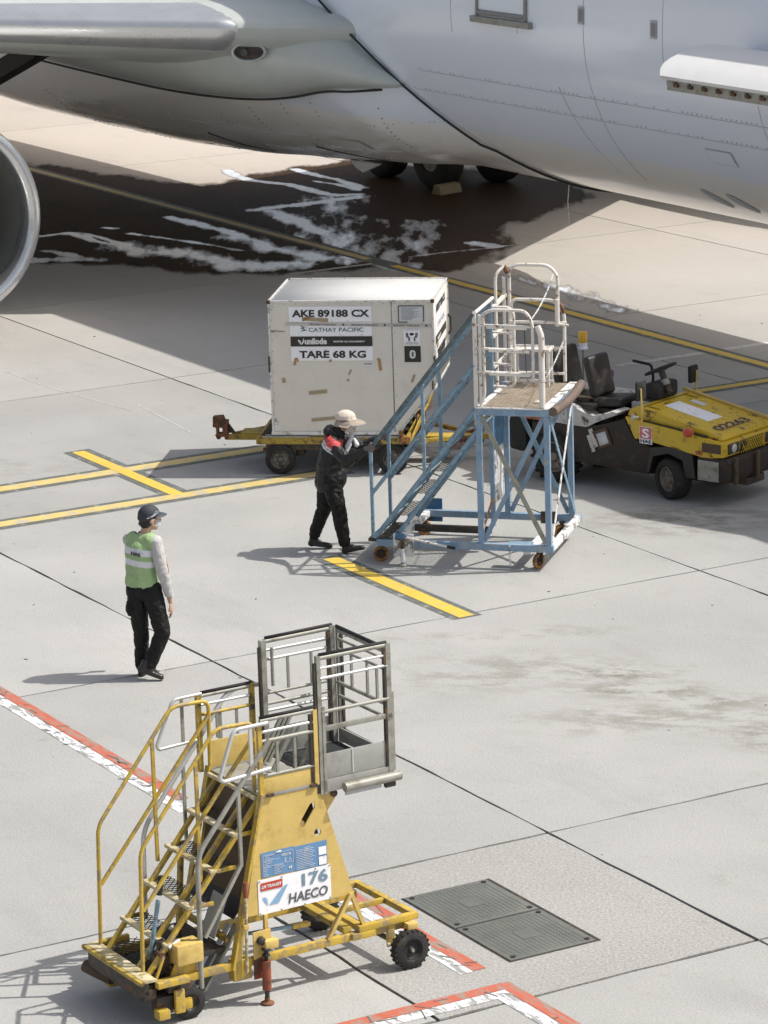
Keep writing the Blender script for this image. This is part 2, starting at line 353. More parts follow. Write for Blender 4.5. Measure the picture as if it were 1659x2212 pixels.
M['joint'] = mat('joint_sealant', (.035, .033, .030), .7, 0, .3, 8)
def sheet(name, m, pts, z, parent=None):
    bm = bmesh.new(); bm.faces.new([bm.verts.new((x, y, z)) for x, y in pts]); return fin(name, bm, m, parent)
ground = struct(sheet('ground', M['conc'], [(-1500, -1500), (1500, -1500), (1500, 1500), (-1500, 1500)], -.034))
AE = [-95, -88.6, -82, -75.3, -68.65, -62, -55.3, -48.57, -42.22, -35.92, -29.3, -23.05, -20.04, -14.0, -8.0]
BE = [-3.6, 2.4, 8.42, 14.44, 20.35, 26.45, 32.75, 38.95, 45.1, 51.3, 57.5]
apron = struct(sheet('apron', M['joint'], [(-95, -3.6), (-8, -3.6), (-8, 57.5), (-95, 57.5)], -.016)); apron.rotation_euler = (0, 0, AX)
def slab(a0, a1, b0, b1, m=None, g=.011, jag=False):
    a0 += g; a1 -= g; b0 += g; b1 -= g
    cs = [(a0, b0), (a1, b0), (a1, b1), (a0, b1)]; out = []
    for i in range(4):
        p, q = cs[i], cs[(i+1) % 4]; k = int(max(1, math.hypot(q[0]-p[0], q[1]-p[1])/.28)) if jag else 1
        for j in range(k):
            s = j/k; w_ = random.uniform(-.010, .008) if j and jag else 0
            nx, ny = (q[1]-p[1]), -(q[0]-p[0]); l = math.hypot(nx, ny)
            out.append((p[0]+(q[0]-p[0])*s-nx/l*w_, p[1]+(q[1]-p[1])*s-ny/l*w_))
    bm = bmesh.new(); tp = [bm.verts.new((x, y, 0)) for x, y in out]; bt = [bm.verts.new((x, y, -.02)) for x, y in out]
    bm.faces.new(tp)
    for i in range(len(tp)): bm.faces.new((tp[i], bt[i], bt[(i+1) % len(tp)], tp[(i+1) % len(tp)]))
    return fin('concrete_slab', bm, m or M['conc'], apron)
for i in range(len(AE)-1):
    for j in range(len(BE)-1):
        a0, a1, b0, b1 = AE[i], AE[i+1], BE[j], BE[j+1]; near = a1 > -36 and 5 < b0 < 22
        if a0 == -23.05 and b0 == 8.42:
            slab(a0, a1, 8.42, 11.58, jag=True, g=.014); slab(a0, a1, 11.58, 14.44, M['concp'], .021, True)
        else: slab(a0, a1, b0, b1, jag=near, g=.015 if near else .014)
# painted markings (thin sheets on the slabs), in the (along, across) frame of the apron
M['py'] = mat('yellow_road_paint', (.66, .46, .07), .6, 0, .12, 5, (.48, .40, .26), .22, 7, edge=.08)
M['pyf'] = mat('faded_yellow_road_paint', (.60, .46, .17), .6, 0, .14, 5, (.44, .40, .32), .4, 6, edge=.1)
M['pk'] = mat('dark_outline_paint', (.115, .125, .115), .75, 0, .2, 5, (.30, .29, .27), .26, 8, edge=.1)
M['pw'] = mat('white_road_paint', (.70, .70, .72), .6, 0, .08, 5, (.30, .30, .29), .36, 4.5, edge=.03, stretch=(1, 3.5, 1))
M['pwf'] = mat('worn_white_road_paint', (.55, .54, .52), .65, 0, .12, 5, (.38, .37, .35), .4, 7, edge=.1)
M['pr'] = mat('red_road_paint', (.48, .125, .075), .6, 0, .16, 4, (.30, .22, .18), .42, 4.0, edge=.06, stretch=(1, 3, 1))
def paint(name, m, pts, z=.004):
    o = sheet(name, m, pts, z, apron); return o
def strip(name, m, a0, a1, b0, b1, z=.004): return paint(name, m, [(a0, b0), (a1, b0), (a1, b1), (a0, b1)], z)
# two crosswise yellow lines with dark borders
strip('line_border', M['pk'], -37.69, -37.22, 0, 19.9, .0030); strip('yellow_line', M['pyf'], -37.575, -37.33, 0, 19.9, .0060)
strip('line_border', M['pk'], -36.03, -35.58, 0, 19.6, .0032); strip('yellow_line', M['pyf'], -35.92, -35.69, 0, 19.6, .0062)
strip('line_border', M['pk'], -38.82, -35.94, 17.15, 17.51, .0042); strip('yellow_bar', M['py'], -38.74, -35.84, 17.235, 17.405, .0078)
strip('line_border', M['pk'], -32.23, -29.17, 17.17, 17.52, .0030); strip('yellow_bar', M['py'], -32.14, -29.2, 17.26, 17.445, .0060)
strip('line_border', M['pk'], -90, -20, 27.22, 27.58, .0030); strip('lead_in_line', M['pyf'], -90, -49.0, 27.30, 27.46, .0060)
strip('lead_in_line', M['py'], -48.2, -20, 27.32, 27.48, .0060)
strip('line_border', M['pk'], -37.12, -36.76, 25.6, 30, .0036); strip('yellow_line', M['py'], -37.03, -36.86, 25.6, 30, .0064)
strip('white_tick', M['pwf'], -48.66, -48.54, 25.65, 27.22, .0034)
strip('white_tick', M['pwf'], -39.13, -38.97, 25.75, 27.22, .0034); strip('white_tick', M['pwf'], -39.15, -39.0, 27.6, 28.4, .0034)
# red and white stand edge
strip('red_stripe', M['pr'], -31.5, -25.62, 12.215, 12.335, .0040); strip('white_stripe', M['pw'], -31.5, -25.30, 12.085, 12.21, .0036)
strip('red_stripe', M['pr'], -24.3, -20.72, 12.285, 12.40, .0040); strip('white_stripe', M['pw'], -24.3, -20.71, 12.17, 12.282, .0036)
strip('red_stripe', M['pr'], -20.40, -20.275, 8.5, 12.40, .0040); strip('white_stripe', M['pw'], -20.27, -20.145, 8.5, 12.29, .0036)
strip('red_stripe', M['pr'], -20.275, -17.5, 12.285, 12.40, .0042); strip('white_stripe', M['pw'], -20.145, -17.5, 12.15, 12.28, .0038)
# cracked tyre scuffs over the stripes
bm = bmesh.new()
for (a0, b0, a1, b1, n_) in ((-29.6, 12.08, -25.4, 12.33, 26), (-24.1, 12.17, -20.8, 12.4, 22), (-20.38, 10.9, -20.15, 12.3, 8)):
    for k in range(n_):
        a = random.uniform(a0, a1); b_ = random.uniform(b0, b1); an = random.uniform(-.5, .5)+(1.2 if random.random() < .5 else 0); l = random.uniform(.06, .24); t = random.uniform(.003, .009)
        dx, dy = math.cos(an)*l/2, math.sin(an)*l*.35; px, py = -math.sin(an)*t, math.cos(an)*t
        bm.faces.new([bm.verts.new((a+sx*dx+sy*px, b_+sx*dy+sy*py, .0066)) for sx, sy in ((-1, -1), (1, -1), (1, 1), (-1, 1))])
stuff(fin('scuff_mark', bm, M['pk'], apron))
# stray chalk marks, thin old paint ghosts and grit
def chalk(pts, w_=.012, name='chalk_mark', m=None):
    bm = bmesh.new()
    for (x0, y0), (x1, y1) in zip(pts, pts[1:]):
        l = math.hypot(x1-x0, y1-y0); nx, ny = -(y1-y0)/l*w_/2, (x1-x0)/l*w_/2; bm.faces.new([bm.verts.new(q) for q in ((x0-nx, y0-ny, .003), (x1-nx, y1-ny, .003), (x1+nx, y1+ny, .003), (x0+nx, y0+ny, .003))])
    return fin(name, bm, m or M['pwf'], apron)
chalk([(-29.28, 13.72), (-29.34, 13.84), (-29.26, 13.92), (-29.16, 13.86), (-29.22, 13.76)]); chalk([(-29.22, 13.80), (-29.02, 13.74)])
chalk([(-46.5, 18.6), (-43.0, 18.7), (-40.6, 18.95)], .02, 'paint_ghost'); chalk([(-40.9, 19.2), (-38.9, 19.0)], .02, 'paint_ghost')
bm = bmesh.new()
for k in range(90):
    x, y = random.uniform(-8, 9), random.uniform(22.5, 52); s = random.uniform(.004, .013); an = random.uniform(0, 3.1)
    box_bm(bm, (-s*1.6, -s*.5, 0), (s*1.6, s*.5, s*.5), Matrix.Translation((x, y, .001)) @ Matrix.Rotation(an, 4, 'Z'))
stuff(fin('grit', bm, M['pk'], ground))
# ---- water spilled under the aircraft, sky reflections painted white into its colour
SKY_STREAKS = [[[[-60.04,30.34],[-58.78,30.06],[-58.03,30.2],[-57.43,30.41],[-56.07,30.35],[-55.59,30.45],[-55.45,30.84]],0.16,1],[[[-59.26,31.47],[-58.25,31.38],[-57.36,31.43],[-56.09,31.25]],0.14,1],[[[-57.54,30.99],[-56.81,31.12],[-55.85,31.06]],0.08,1],[[[-55.06,28.43],[-55.08,29.05],[-55.04,29.53],[-55.13,30.09],[-55.16,30.72]],0.28,0.95],[[[-55.1,30.12],[-53.8,29.46],[-52.62,28.75],[-51.48,28.07]],0.9,0.62],[[[-51.43,28.14],[-50.15,27.71],[-48.83,27.43]],0.9,0.66],[[[-54.72,28.6],[-53.14,28.35],[-51.96,28.1]],0.3,0.9],[[[-55.36,26.8],[-54.43,26.83],[-53.01,26.87],[-51.63,26.73],[-50.42,26.64]],0.2,0.9],[[[-52.48,26.7],[-51.35,26.67],[-50.07,26.69],[-49.01,27.03]],0.5,0.75],[[[-54.89,24.05],[-54.92,24.62],[-53.76,24.6],[-53.0,24.71]],0.14,1],[[[-54.8,24.76],[-54.06,24.83],[-53.07,24.83]],0.1,1],[[[-53.0,24.71],[-52.15,24.76],[-51.61,25.23],[-50.46,25.29],[-49.72,25.45],[-49.46,26.13]],0.62,0.85],[[[-54.13,25.43],[-53.15,25.71],[-52.09,25.98],[-51.18,26.12]],0.1,0.9],[[[-52.59,22.93],[-52.43,23.3],[-52.01,23.69]],0.35,0.8],[[[-53.37,23.5],[-52.63,23.62],[-51.91,23.74]],0.22,0.8],[[[-55.04,25.34],[-54.81,25.45]],0.1,1],[[[-57.6,29.76],[-57.41,29.87]],0.08,0.6],[[[-52.18,29.96],[-51.87,30.01],[-50.62,29.31],[-49.36,28.43],[-49.04,27.67]],0.7,0.6],[[[-49.28,29.63],[-48.73,29.7]],0.2,0.9],[[[-49.69,26.6],[-49.45,27.18],[-48.8,27.53],[-47.85,27.41]],0.5,0.75],[[[-48.69,27.29],[-48.75,28.58],[-48.66,29.99]],0.07,0.8],[[[-46.07,28.35],[-44.89,28.34],[-43.73,28.22],[-42.5,28.02]],0.45,0.62],[[[-44.92,27.74],[-44.22,27.75],[-43.35,27.7]],0.1,0.8],[[[-47.77,27.19],[-47.65,27.44]],0.12,1]]
WET = [[-63.72, 27.71], [-58.44, 28.97], [-59.38, 31.6], [-59.47, 33.13], [-54.98, 34.69], [-52.23, 34.06], [-50.96, 31.85], [-50.41, 30.92], [-49.15, 30.14], [-47.7, 28.98], [-47.13, 27.74], [-47.95, 27.44], [-48.22, 26.97], [-48.33, 26.16], [-48.94, 25.29], [-49.74, 24.33], [-51.31, 23.81], [-52.55, 22.75]]
from mathutils import kdtree
def seg_d(p, a, b):
    ax, ay = a; bx, by = b; vx, vy = bx-ax, by-ay; t = max(0, min(1, ((p[0]-ax)*vx+(p[1]-ay)*vy)/(vx*vx+vy*vy+1e-9)))
    return math.hypot(p[0]-ax-t*vx, p[1]-ay-t*vy)
def inpoly(p, poly):
    c = False; n = len(poly)
    for i in range(n):
        x0, y0 = poly[i]; x1, y1 = poly[i-1]
        if (y0 > p[1]) != (y1 > p[1]) and p[0] < (x1-x0)*(p[1]-y0)/(y1-y0)+x0: c = not c
    return c
st = .11; A0, A1, B0, B1 = -64.5, -41.5, 22.3, 35.2
na = int((A1-A0)/st); nb = int((B1-B0)/st)
bm = bmesh.new(); grid = {}; wets = []; fil = []
boxes = [(min(p[0] for p in f[0])-2, max(p[0] for p in f[0])+2, min(p[1] for p in f[0])-2, max(p[1] for p in f[0])+2) for f in SKY_STREAKS]
vals = {}
for i in range(na+1):
    for j in range(nb+1):
        p = (A0+i*st, B0+j*st)
        e = min(seg_d(p, WET[k-1], WET[k]) for k in range(len(WET))); sd = e if inpoly(p, WET) else -e
        f = 0
        for (pts, hw, s), bx in zip(SKY_STREAKS, boxes):
            if bx[0] < p[0] < bx[1] and bx[2] < p[1] < bx[3]:
                d = min(seg_d(p, pts[k-1], pts[k]) for k in range(1, len(pts))) if len(pts) > 1 else 9
                f = max(f, s*max(0, 1-d/(hw*1.6)))
        if sd > -1.2 or f > 0: vals[i, j] = (p, .5+sd/1.2, f)
for k, (p, a, b_) in vals.items(): grid[k] = bm.verts.new((p[0], p[1], .0020)); 
bm.verts.index_update()
for (i, j) in list(vals):
    q = [(i, j), (i+1, j), (i+1, j+1), (i, j+1)]
    if all(x in grid for x in q): bm.faces.new([grid[x] for x in q])
me = bpy.data.meshes.new('water_puddle'); bm.to_mesh(me); bm.free()
at = me.attributes.new('wet', 'FLOAT', 'POINT'); at.data.foreach_set('value', [v[1] for v in vals.values()])
at = me.attributes.new('film', 'FLOAT', 'POINT'); at.data.foreach_set('value', [v[2] for v in vals.values()])
m = bpy.data.materials.new('wet_concrete_and_painted_reflection'); m.use_nodes = True; n = m.node_tree.nodes; L = m.node_tree.links; b = n['Principled BSDF']; out = n['Material Output']
def AT(x): q = n.new('ShaderNodeAttribute'); q.attribute_name = x; return q.outputs['Fac']
tc = n.new('ShaderNodeTexCoord')
def NZ(sc, det, ro, st_=None):
    v = tc.outputs['Object']
    if st_: mp = n.new('ShaderNodeMapping'); mp.vector_type = 'TEXTURE'; mp.inputs['Rotation'].default_value = (0, 0, -AX); mp.inputs['Scale'].default_value = st_; L.new(v, mp.inputs[0]); v = mp.outputs[0]
    q = n.new('ShaderNodeTexNoise'); q.inputs['Scale'].default_value = sc; q.inputs['Detail'].default_value = det; q.inputs['Roughness'].default_value = ro; L.new(v, q.inputs['Vector']); return q.outputs[0]
def MA(op, a, b_=None, c=None):
    q = n.new('ShaderNodeMath'); q.operation = op
    for k, v in enumerate((a, b_, c)):
        if v is None: continue
        if isinstance(v, (int, float)): q.inputs[k].default_value = v
        else: L.new(v, q.inputs[k])
    return q.outputs[0]
def RG(x, a0, a1, b0, b1): 
    r = n.new('ShaderNodeMapRange'); r.inputs[1].default_value = a0; r.inputs[2].default_value = a1; r.inputs[3].default_value = b0; r.inputs[4].default_value = b1; L.new(x, r.inputs[0]); return r.outputs[0]
n1 = NZ(1.1, 7, .6, (.7, 2.4, 1)); n2 = NZ(2.0, 8, .62, (.6, 2.6, 1))
wetm = RG(MA('ADD', AT('wet'), MA('MULTIPLY', MA('SUBTRACT', n1, .5), 1.3)), .36, .64, 0, 1)
fv = MA('ADD', AT('film'), MA('ADD', MA('MULTIPLY', MA('SUBTRACT', n2, .5), 1.35), MA('MULTIPLY', MA('SUBTRACT', NZ(.8, 3, .5, (.7, 2.5, 1)), .5), .5)))
fil = RG(fv, .42, .70, 0, 1)
fil = MA('MULTIPLY', fil, RG(AT('film'), .02, .12, 0, 1))
cx = n.new('ShaderNodeMix'); cx.data_type = 'RGBA'; L.new(fil, cx.inputs[0]); cx.inputs[6].default_value = (.054, .032, .018, 1); cx.inputs[7].default_value = (.80, .82, .88, 1)
sc_ = n.new('ShaderNodeVectorMath'); sc_.operation = 'SCALE'; L.new(cx.outputs[2], sc_.inputs[0]); L.new(RG(NZ(5, 6, .7, (.6, 2.2, 1)), .3, .7, .72, 1.18), sc_.inputs['Scale'])
L.new(sc_.outputs[0], b.inputs['Base Color']); L.new(RG(fil, 0, 1, .6, .14), b.inputs['Roughness']); L.new(RG(fil, 0, 1, .06, .5), b.inputs['Specular IOR Level'])
tr = n.new('ShaderNodeBsdfTransparent'); ms = n.new('ShaderNodeMixShader')
L.new(MA('MAXIMUM', MA('MULTIPLY', wetm, RG(n1, .3, .6, .9, 1)), fil), ms.inputs[0]); L.new(tr.outputs[0], ms.inputs[1]); L.new(b.outputs[0], ms.inputs[2]); L.new(ms.outputs[0], out.inputs['Surface'])
puddle = stuff(link('water_puddle', me, m)); puddle.rotation_euler = (0, 0, AX)
# ---- utility pit cover in the near slab: frame and two ribbed iron lids
pit = thing('pit_cover', 'pair of grey ribbed iron lids set flush in the darker small slab', 'utility cover', (0, 0, 0), AX)
for o in (strip('frame', M['dark'], -22.375, -20.715, 12.61, 13.44, .0035),): o.parent = pit
def lid(a0, a1):
    o = B(pit, 'lid', M['covm'], (a0, 12.625, -.01), (a1, 13.40, .010), .003)
    bm = bmesh.new(); na_, nb_ = 17, 17
    for i in range(na_):
        for j in range(nb_):
            u = a0+.04+(a1-a0-.08)*(i+.5+(.25 if j % 2 else -.25))/na_; v = 12.665+.70*(j+.5)/nb_
            if abs(u-(a0+a1)/2) < .11 and abs(v-13.02) < .10: continue
            box_bm(bm, (u-.015, v-.008, .0095), (u+.015, v+.008, .0122))
    stuff(fin('raised_stud', bm, M['covm'], o))
    for (u, v) in ((a0+.05, 12.68), (a1-.05, 12.68), (a0+.05, 13.35), (a1-.05, 13.35)): cyl(o, 'lifting_hole', M['ink'], (u, v, .010), (u, v, .0165), .022, 10)
    quad(o, 'name_panel', M['covm'], [((a0+a1)/2-.09, 12.94, .013), ((a0+a1)/2+.09, 12.94, .013), ((a0+a1)/2+.09, 13.10, .013), ((a0+a1)/2-.09, 13.10, .013)])
lid(-22.36, -21.56); lid(-21.53, -20.73)
# ================================================================ THE AIRCRAFT (local x = nose, y = away from the camera side)
plane = thing('airplane', 'large grey airliner with engine and wing root, parked across the top of the apron', 'airplane', (24.41199949, 13.71328848, 0), AX)
RF, ZC = 2.82, 4.75
def interp(tab, x):
    if x <= tab[0][0]: return tab[0][1]
    for (x0, y0), (x1, y1) in zip(tab, tab[1:]):
        if x <= x1: t = (x-x0)/(x1-x0); t = t*t*(3-2*t)*.5+t*.5; return y0+(y1-y0)*t
    return tab[-1][1]
CB = [(-72, 1.9), (-68, 1.5), (-65.6, 1.34), (-61, 1.15), (-58, 1.14), (-55, 1.16), (-52.6, 1.25), (-50.3, 1.40), (-47.6, 1.59), (-45.5, 1.76), (-44.4, 1.88), (-43.5, 1.95), (-42, 2.1)]
def fus_pt(x, ph):
    """ph: 0 = belly, positive towards the near (-y) side, 180 = crown"""
    s, c = math.sin(ph), -math.cos(ph)
    top = 1.0
    if c > 0: top = 1+.48*(1 if x < -29.1 else max(0, 1-(x+29.1)/1.0))  # unseen egg-shaped crown, raised only for the shadow edge it casts
    R = RF
    if x > -24: R = RF*math.sqrt(max(.02, 1-((x+24)/13)**2))
    y = -R*s; z = ZC+R*c*top
    # belly fairing: ellipse centred at z 3.6
    cc = interp(CB, x); h = math.sqrt(max(.01, (3.6-cc)**2-.613)); wf = 2.9
    lim = -47 if abs(ph) < rad(100) else 1e9
    if x < -41.95-1.83*ph*ph and abs(ph) < rad(95):
        # radius of the fairing ellipse seen from (0, ZC)
        dz, dy = c, -s
        a = dy*dy/wf**2+dz*dz/h**2; b_ = 2*dz*(ZC-3.6)/h**2; q = (ZC-3.6)**2/h**2-1
        D = b_*b_-4*a*q
        if D > 0:
            r = (-b_+math.sqrt(D))/(2*a)
            edge = min(1, ((-41.95-1.83*ph*ph)-x)/1.8)
            k = r if r > R else R
            r2 = R+(k-R)*edge+.012
            if abs(ph) < rad(95): y = -r2*s; z = ZC+r2*c
    return Vector((x, y, z))
bm = bmesh.new(); xs = [-95, -88, -82, -77]+[-74+.5*k for k in range(0, 56)]+[-46.2+.14*k for k in range(0, 40)]+[-40.5+.6*k for k in range(0, 14)]+[-31.9, -31.6, -31.2, -30.7, -30.3, -29.6, -29.1, -28.95, -28.8, -28.6, -28.35, -28.1, -27.8, -27, -24, -21, -18, -15, -13, -12, -11.4, -11.05]
xs = sorted(set(round(x, 3) for x in xs)); NP = 96; rings = []
for x in xs: rings.append([bm.verts.new(fus_pt(x, 2*math.pi*k/NP-math.pi)) for k in range(NP)])
for A, C in zip(rings, rings[1:]):
    for k in range(NP): bm.faces.new((A[k], A[(k+1) % NP], C[(k+1) % NP], C[k]))
bm.faces.new(rings[0]); bm.faces.new(rings[-1])
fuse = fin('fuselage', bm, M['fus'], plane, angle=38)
# the lighter belly tone is reflected sunlit ground, painted into the skin colour
bm = bmesh.new(); prev = None
for k in range(0, 33):          # seal at the front edge of the belly fairing
    ph = rad(-60+k*5)
    pass
bm.free()
pts = [fus_pt(-41.95-1.83*rad(a)**2+.03, rad(a))+Vector((0, -math.sin(rad(a))*(.065 if a > 40 else .02), -math.cos(rad(a))*(.065 if a > 40 else .02))) for a in range(-40, 132, 4)]
T(fuse, 'fairing_seal', M['seal'], pts, .020, 0, 6)
def on_skin(x, phd, off=.0): 
    p = fus_pt(x, rad(phd)); return p+Vector((0, -math.sin(rad(phd)), -math.cos(rad(phd))))*off
def skin_patch(name, m, x0, x1, p0, p1, off=.008, n=6, parent=None, rad_c=0):
    bm = bmesh.new(); V = [[bm.verts.new(on_skin(x0+(x1-x0)*i/2, p0+(p1-p0)*j/n, off)) for j in range(n+1)] for i in range(3)]
    for i in range(2):
        for j in range(n): bm.faces.new((V[i][j], V[i+1][j], V[i+1][j+1], V[i][j+1]))
    return fin(name, bm, m, parent or fuse, True)
# faint hoop joints, stringer laps and rivet rows
M['lap'] = mat('panel_gap', (.47, .48, .50), .5, 0, .1, 9)
for x, p0, p1 in ((-38.9, 40, 100), (-37.0, 78, 110), (-40.6, 86, 112), (-42.4, 84, 112), (-35.0, 60, 76), (-44.9, 95, 112), (-33.2, 60, 100)):
    T(fuse, 'panel_joint', M['lap'], [on_skin(x, p, .001) for p in range(p0, p1+1, 4)], .006, 0, 4)
for ph, x0, x1 in ((63, -44, -33), (70, -43.6, -33)):
    T(fuse, 'lap_joint', M['lap'], [on_skin(x, ph, .001) for x in [x0+(x1-x0)*k/20 for k in range(21)]], .006, 0, 4)
M['rivet'] = mat('rivet_head', (.38, .38, .37), .5, .2, .2, 20)
bm = bmesh.new()
def rv(x, ph, s=.010):
    p = on_skin(x, ph, .0); n_ = Vector((0, -math.sin(rad(ph)), -math.cos(rad(ph)))); t_ = Vector((1, 0, 0)); u_ = n_.cross(t_)
    f_ = [bm.verts.new(p+n_*.012+t_*a*s+u_*b_*s) for a, b_ in ((-1, -1), (1, -1), (1, 1), (-1, 1))]; g_ = [bm.verts.new(v.co-n_*.02) for v in f_]; bm.faces.new(f_)
    for i in range(4): bm.faces.new((f_[i], f_[(i+1) % 4], g_[(i+1) % 4], g_[i]))
for x, p0, p1 in ((-48.0, 20, 58), (-50.6, 18, 50), (-53.0, 14, 48), (-55.5, 14, 46), (-58, 10, 44), (-46.9, 24, 60), (-49.3, 18, 54), (-45.0, 35, 60)):
    for k in range(int((p1-p0)/1.6)):
        if random.random() < .8: rv(x+.012*math.sin(k), p0+k*1.6, .011)
for x0, x1, ph in ((-44, -33, 63.6), (-43.6, -33, 70.6), (-45.5, -43.2, 52), (-60, -47, 30)):
    for k in range(int((x1-x0)/.11)):
        if random.random() < .5: rv(x0+k*.11, ph, .0065)
stuff(fin('rivet', bm, M['rivet'], fuse))
M['dirt'] = mat('belly_grime', (.50, .49, .46), .5, 0, .12, 3)
for k in range(16):     # fluid streaks that run back along the belly
    x = random.uniform(-58, -45); ph = random.uniform(16, 44); l = random.uniform(.4, 1.6)
    T(fuse, 'fluid_streak', M['dirt'], [on_skin(x-l*j/5, ph+random.uniform(-.3, .3), -.004) for j in range(6)], .012, 0, 5, r1=.007)
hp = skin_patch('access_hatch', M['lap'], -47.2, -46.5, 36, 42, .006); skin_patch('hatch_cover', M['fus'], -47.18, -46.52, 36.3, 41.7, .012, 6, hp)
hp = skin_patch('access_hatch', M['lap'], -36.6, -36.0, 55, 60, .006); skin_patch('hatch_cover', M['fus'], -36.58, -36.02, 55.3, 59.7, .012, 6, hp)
# dark soot streak running down behind the ports
M['soot'] = mat('soot_film', (.27, .26, .25), .5, 0, .2, 3)
T(fuse, 'drain_streak', M['lap'], [on_skin(-39.75+.35*k/8, 72-k*4.2, -.008) for k in range(0, 9)], .018, 0, 6, r1=.010)
# two short scratched panel edges and vents on the belly
for (x0, a0, x1, a1) in ((-52.2, 34, -51.2, 20), (-48.6, 33, -47.4, 18)):
    T(fuse, 'panel_lip', M['seal'], [on_skin(x0+(x1-x0)*k/6, a0+(a1-a0)*k/6, .004) for k in range(7)], .018, 0, 5, r1=.006)
for x in (-37.38, -36.78):
    bm = bmesh.new(); V = [bm.verts.new(on_skin(x+.20*math.cos(t), 37+3.2*math.sin(t)-3*math.cos(t), .008)) for t in [k*math.pi/8 for k in range(16)]]; bm.faces.new(V); fin('outflow_vent', bm, M['lap'], fuse)
for k, (x, p_) in enumerate(((-38.95, 92.5), (-37.2, 91.6))):
    fr = skin_patch('static_port', M['lap'], x-.075, x+.075, p_-1.7, p_+1.7, .010, 4); skin_patch('port_recess', M['soot'], x-.05, x+.05, p_-1.2, p_+1.2, .016, 4, fr)
# belly drain mast (small fin) 
bm = bmesh.new(); p = on_skin(-49.4, 12, 0)
q = [(0, 0, 0), (.95, 0, .02), (.42, 0, -.17), (.2, 0, -.12)]
V = [bm.verts.new(p+Vector((a, -.03*(1 if c < -.05 else 1.6), c))) for a, b_, c in q]; W = [bm.verts.new(p+Vector((a, .03*(1 if c < -.05 else 1.6), c))) for a, b_, c in q]
bm.faces.new(V); bm.faces.new(W); [bm.faces.new((V[i], V[(i+1) % 4], W[(i+1) % 4], W[i])) for i in range(4)]
fin('drain_mast', bm, M['fair'], fuse)
T(fuse, 'bonding_wire', M['white'], [on_skin(-43.4, 4, 0), on_skin(-43.4, 4, 0)+Vector((-.06, 0, -.35)), on_skin(-43.4, 4, 0)+Vector((-.02, 0, -.7))], .008, 0, 5)
# passenger/cargo door at the top edge with its heavy sill
dx0, dx1 = -41.68, -40.31
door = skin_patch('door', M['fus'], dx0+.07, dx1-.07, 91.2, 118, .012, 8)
for (x, y_) in ((dx0+.04, 0), (dx1-.04, 0)):
    T(door, 'door_edge', M['soot'], [on_skin(x, p, .014) for p in range(90, 120, 3)], .035, 0, 6)
T(door, 'door_edge', M['soot'], [on_skin(dx0+.06+(dx1-dx0-.12)*k/4, 90.6, .016) for k in range(5)], .035, 0, 6)
B(door, 'door_sill', M['alu'], (dx0-.09, -RF-.07, ZC-.10), (dx1+.12, -RF+.05, ZC-.01), .012)
# ---- open forward cargo door, swung out over the near side
X0, X1 = -35.15, -32.3; bm = bmesh.new(); prof = []
for k in range(15):
    t = k/14; prof.append((-2.74-1.56*t, 4.67-.08*t+.27*math.sin(math.pi*min(1, t*1.0))**.8*(1-.25*t)))
def door_x(t): return X0+.26*max(0, (t-.78)/.22)**2.2+.10*max(0, 1-t/.2)**2
def ring(off, z0): return [[bm.verts.new((x0_, y, z-off+z0)) for y, z in prof] for x0_ in [0]*0] 
outer = []; inner = []
for k, (y, z) in enumerate(prof):
    t = k/14; xa = door_x(t); outer.append([bm.verts.new((xa+(X1-xa)*i/6, y, z)) for i in range(7)]); inner.append([bm.verts.new((xa+.03+(X1-xa-.03)*i/6, y+.02*t, z-.045)) for i in range(7)])
for R_, flip in ((outer, 0), (inner, 1)):
    for k in range(14):
        for i in range(6): bm.faces.new((R_[k][i], R_[k][i+1], R_[k+1][i+1], R_[k+1][i]))
for k in range(14):
    bm.faces.new((outer[k][0], outer[k+1][0], inner[k+1][0], inner[k][0])); bm.faces.new((outer[k][6], outer[k+1][6], inner[k+1][6], inner[k][6]))
for i in range(6):
    bm.faces.new((outer[0][i], outer[0][i+1], inner[0][i+1], inner[0][i])); bm.faces.new((outer[14][i], outer[14][i+1], inner[14][i+1], inner[14][i]))
cdoor = lab(fin('cargo_door', bm, M['doorw'], plane, angle=50), 'white curved cargo door held open above the near side')
fy, fz = prof[-1]
fr = B(cdoor, 'latch_beam', M['alu'], (X0+.36, fy+.035, fz-.175), (X1, fy+.11, fz-.047), .006)
for k in range(9):
    x = X0+.55+k*.30
    la = B(fr, 'latch', M['brownd'], (x-.022, fy+.008, fz-.12), (x+.03, fy+.034, fz-.062), .008); cyl(fr, 'latch_pin', M['rust'], (x+.06, fy-.0, fz-.10), (x+.06, fy+.034, fz-.10), .022, 10)
for k in range(8):
    x = X0+.42+k*.32; yy = fy+.24; 
    bar(cdoor, 'drain_scoop', M['lap'], (x, yy, fz+.085), (x+.10, yy+.05, fz+.105), .02, .012)
B(fuse, 'door_hinge', M['alu'], (X0+.1, -2.82, 4.66), (X1, -2.72, 4.74), .01)
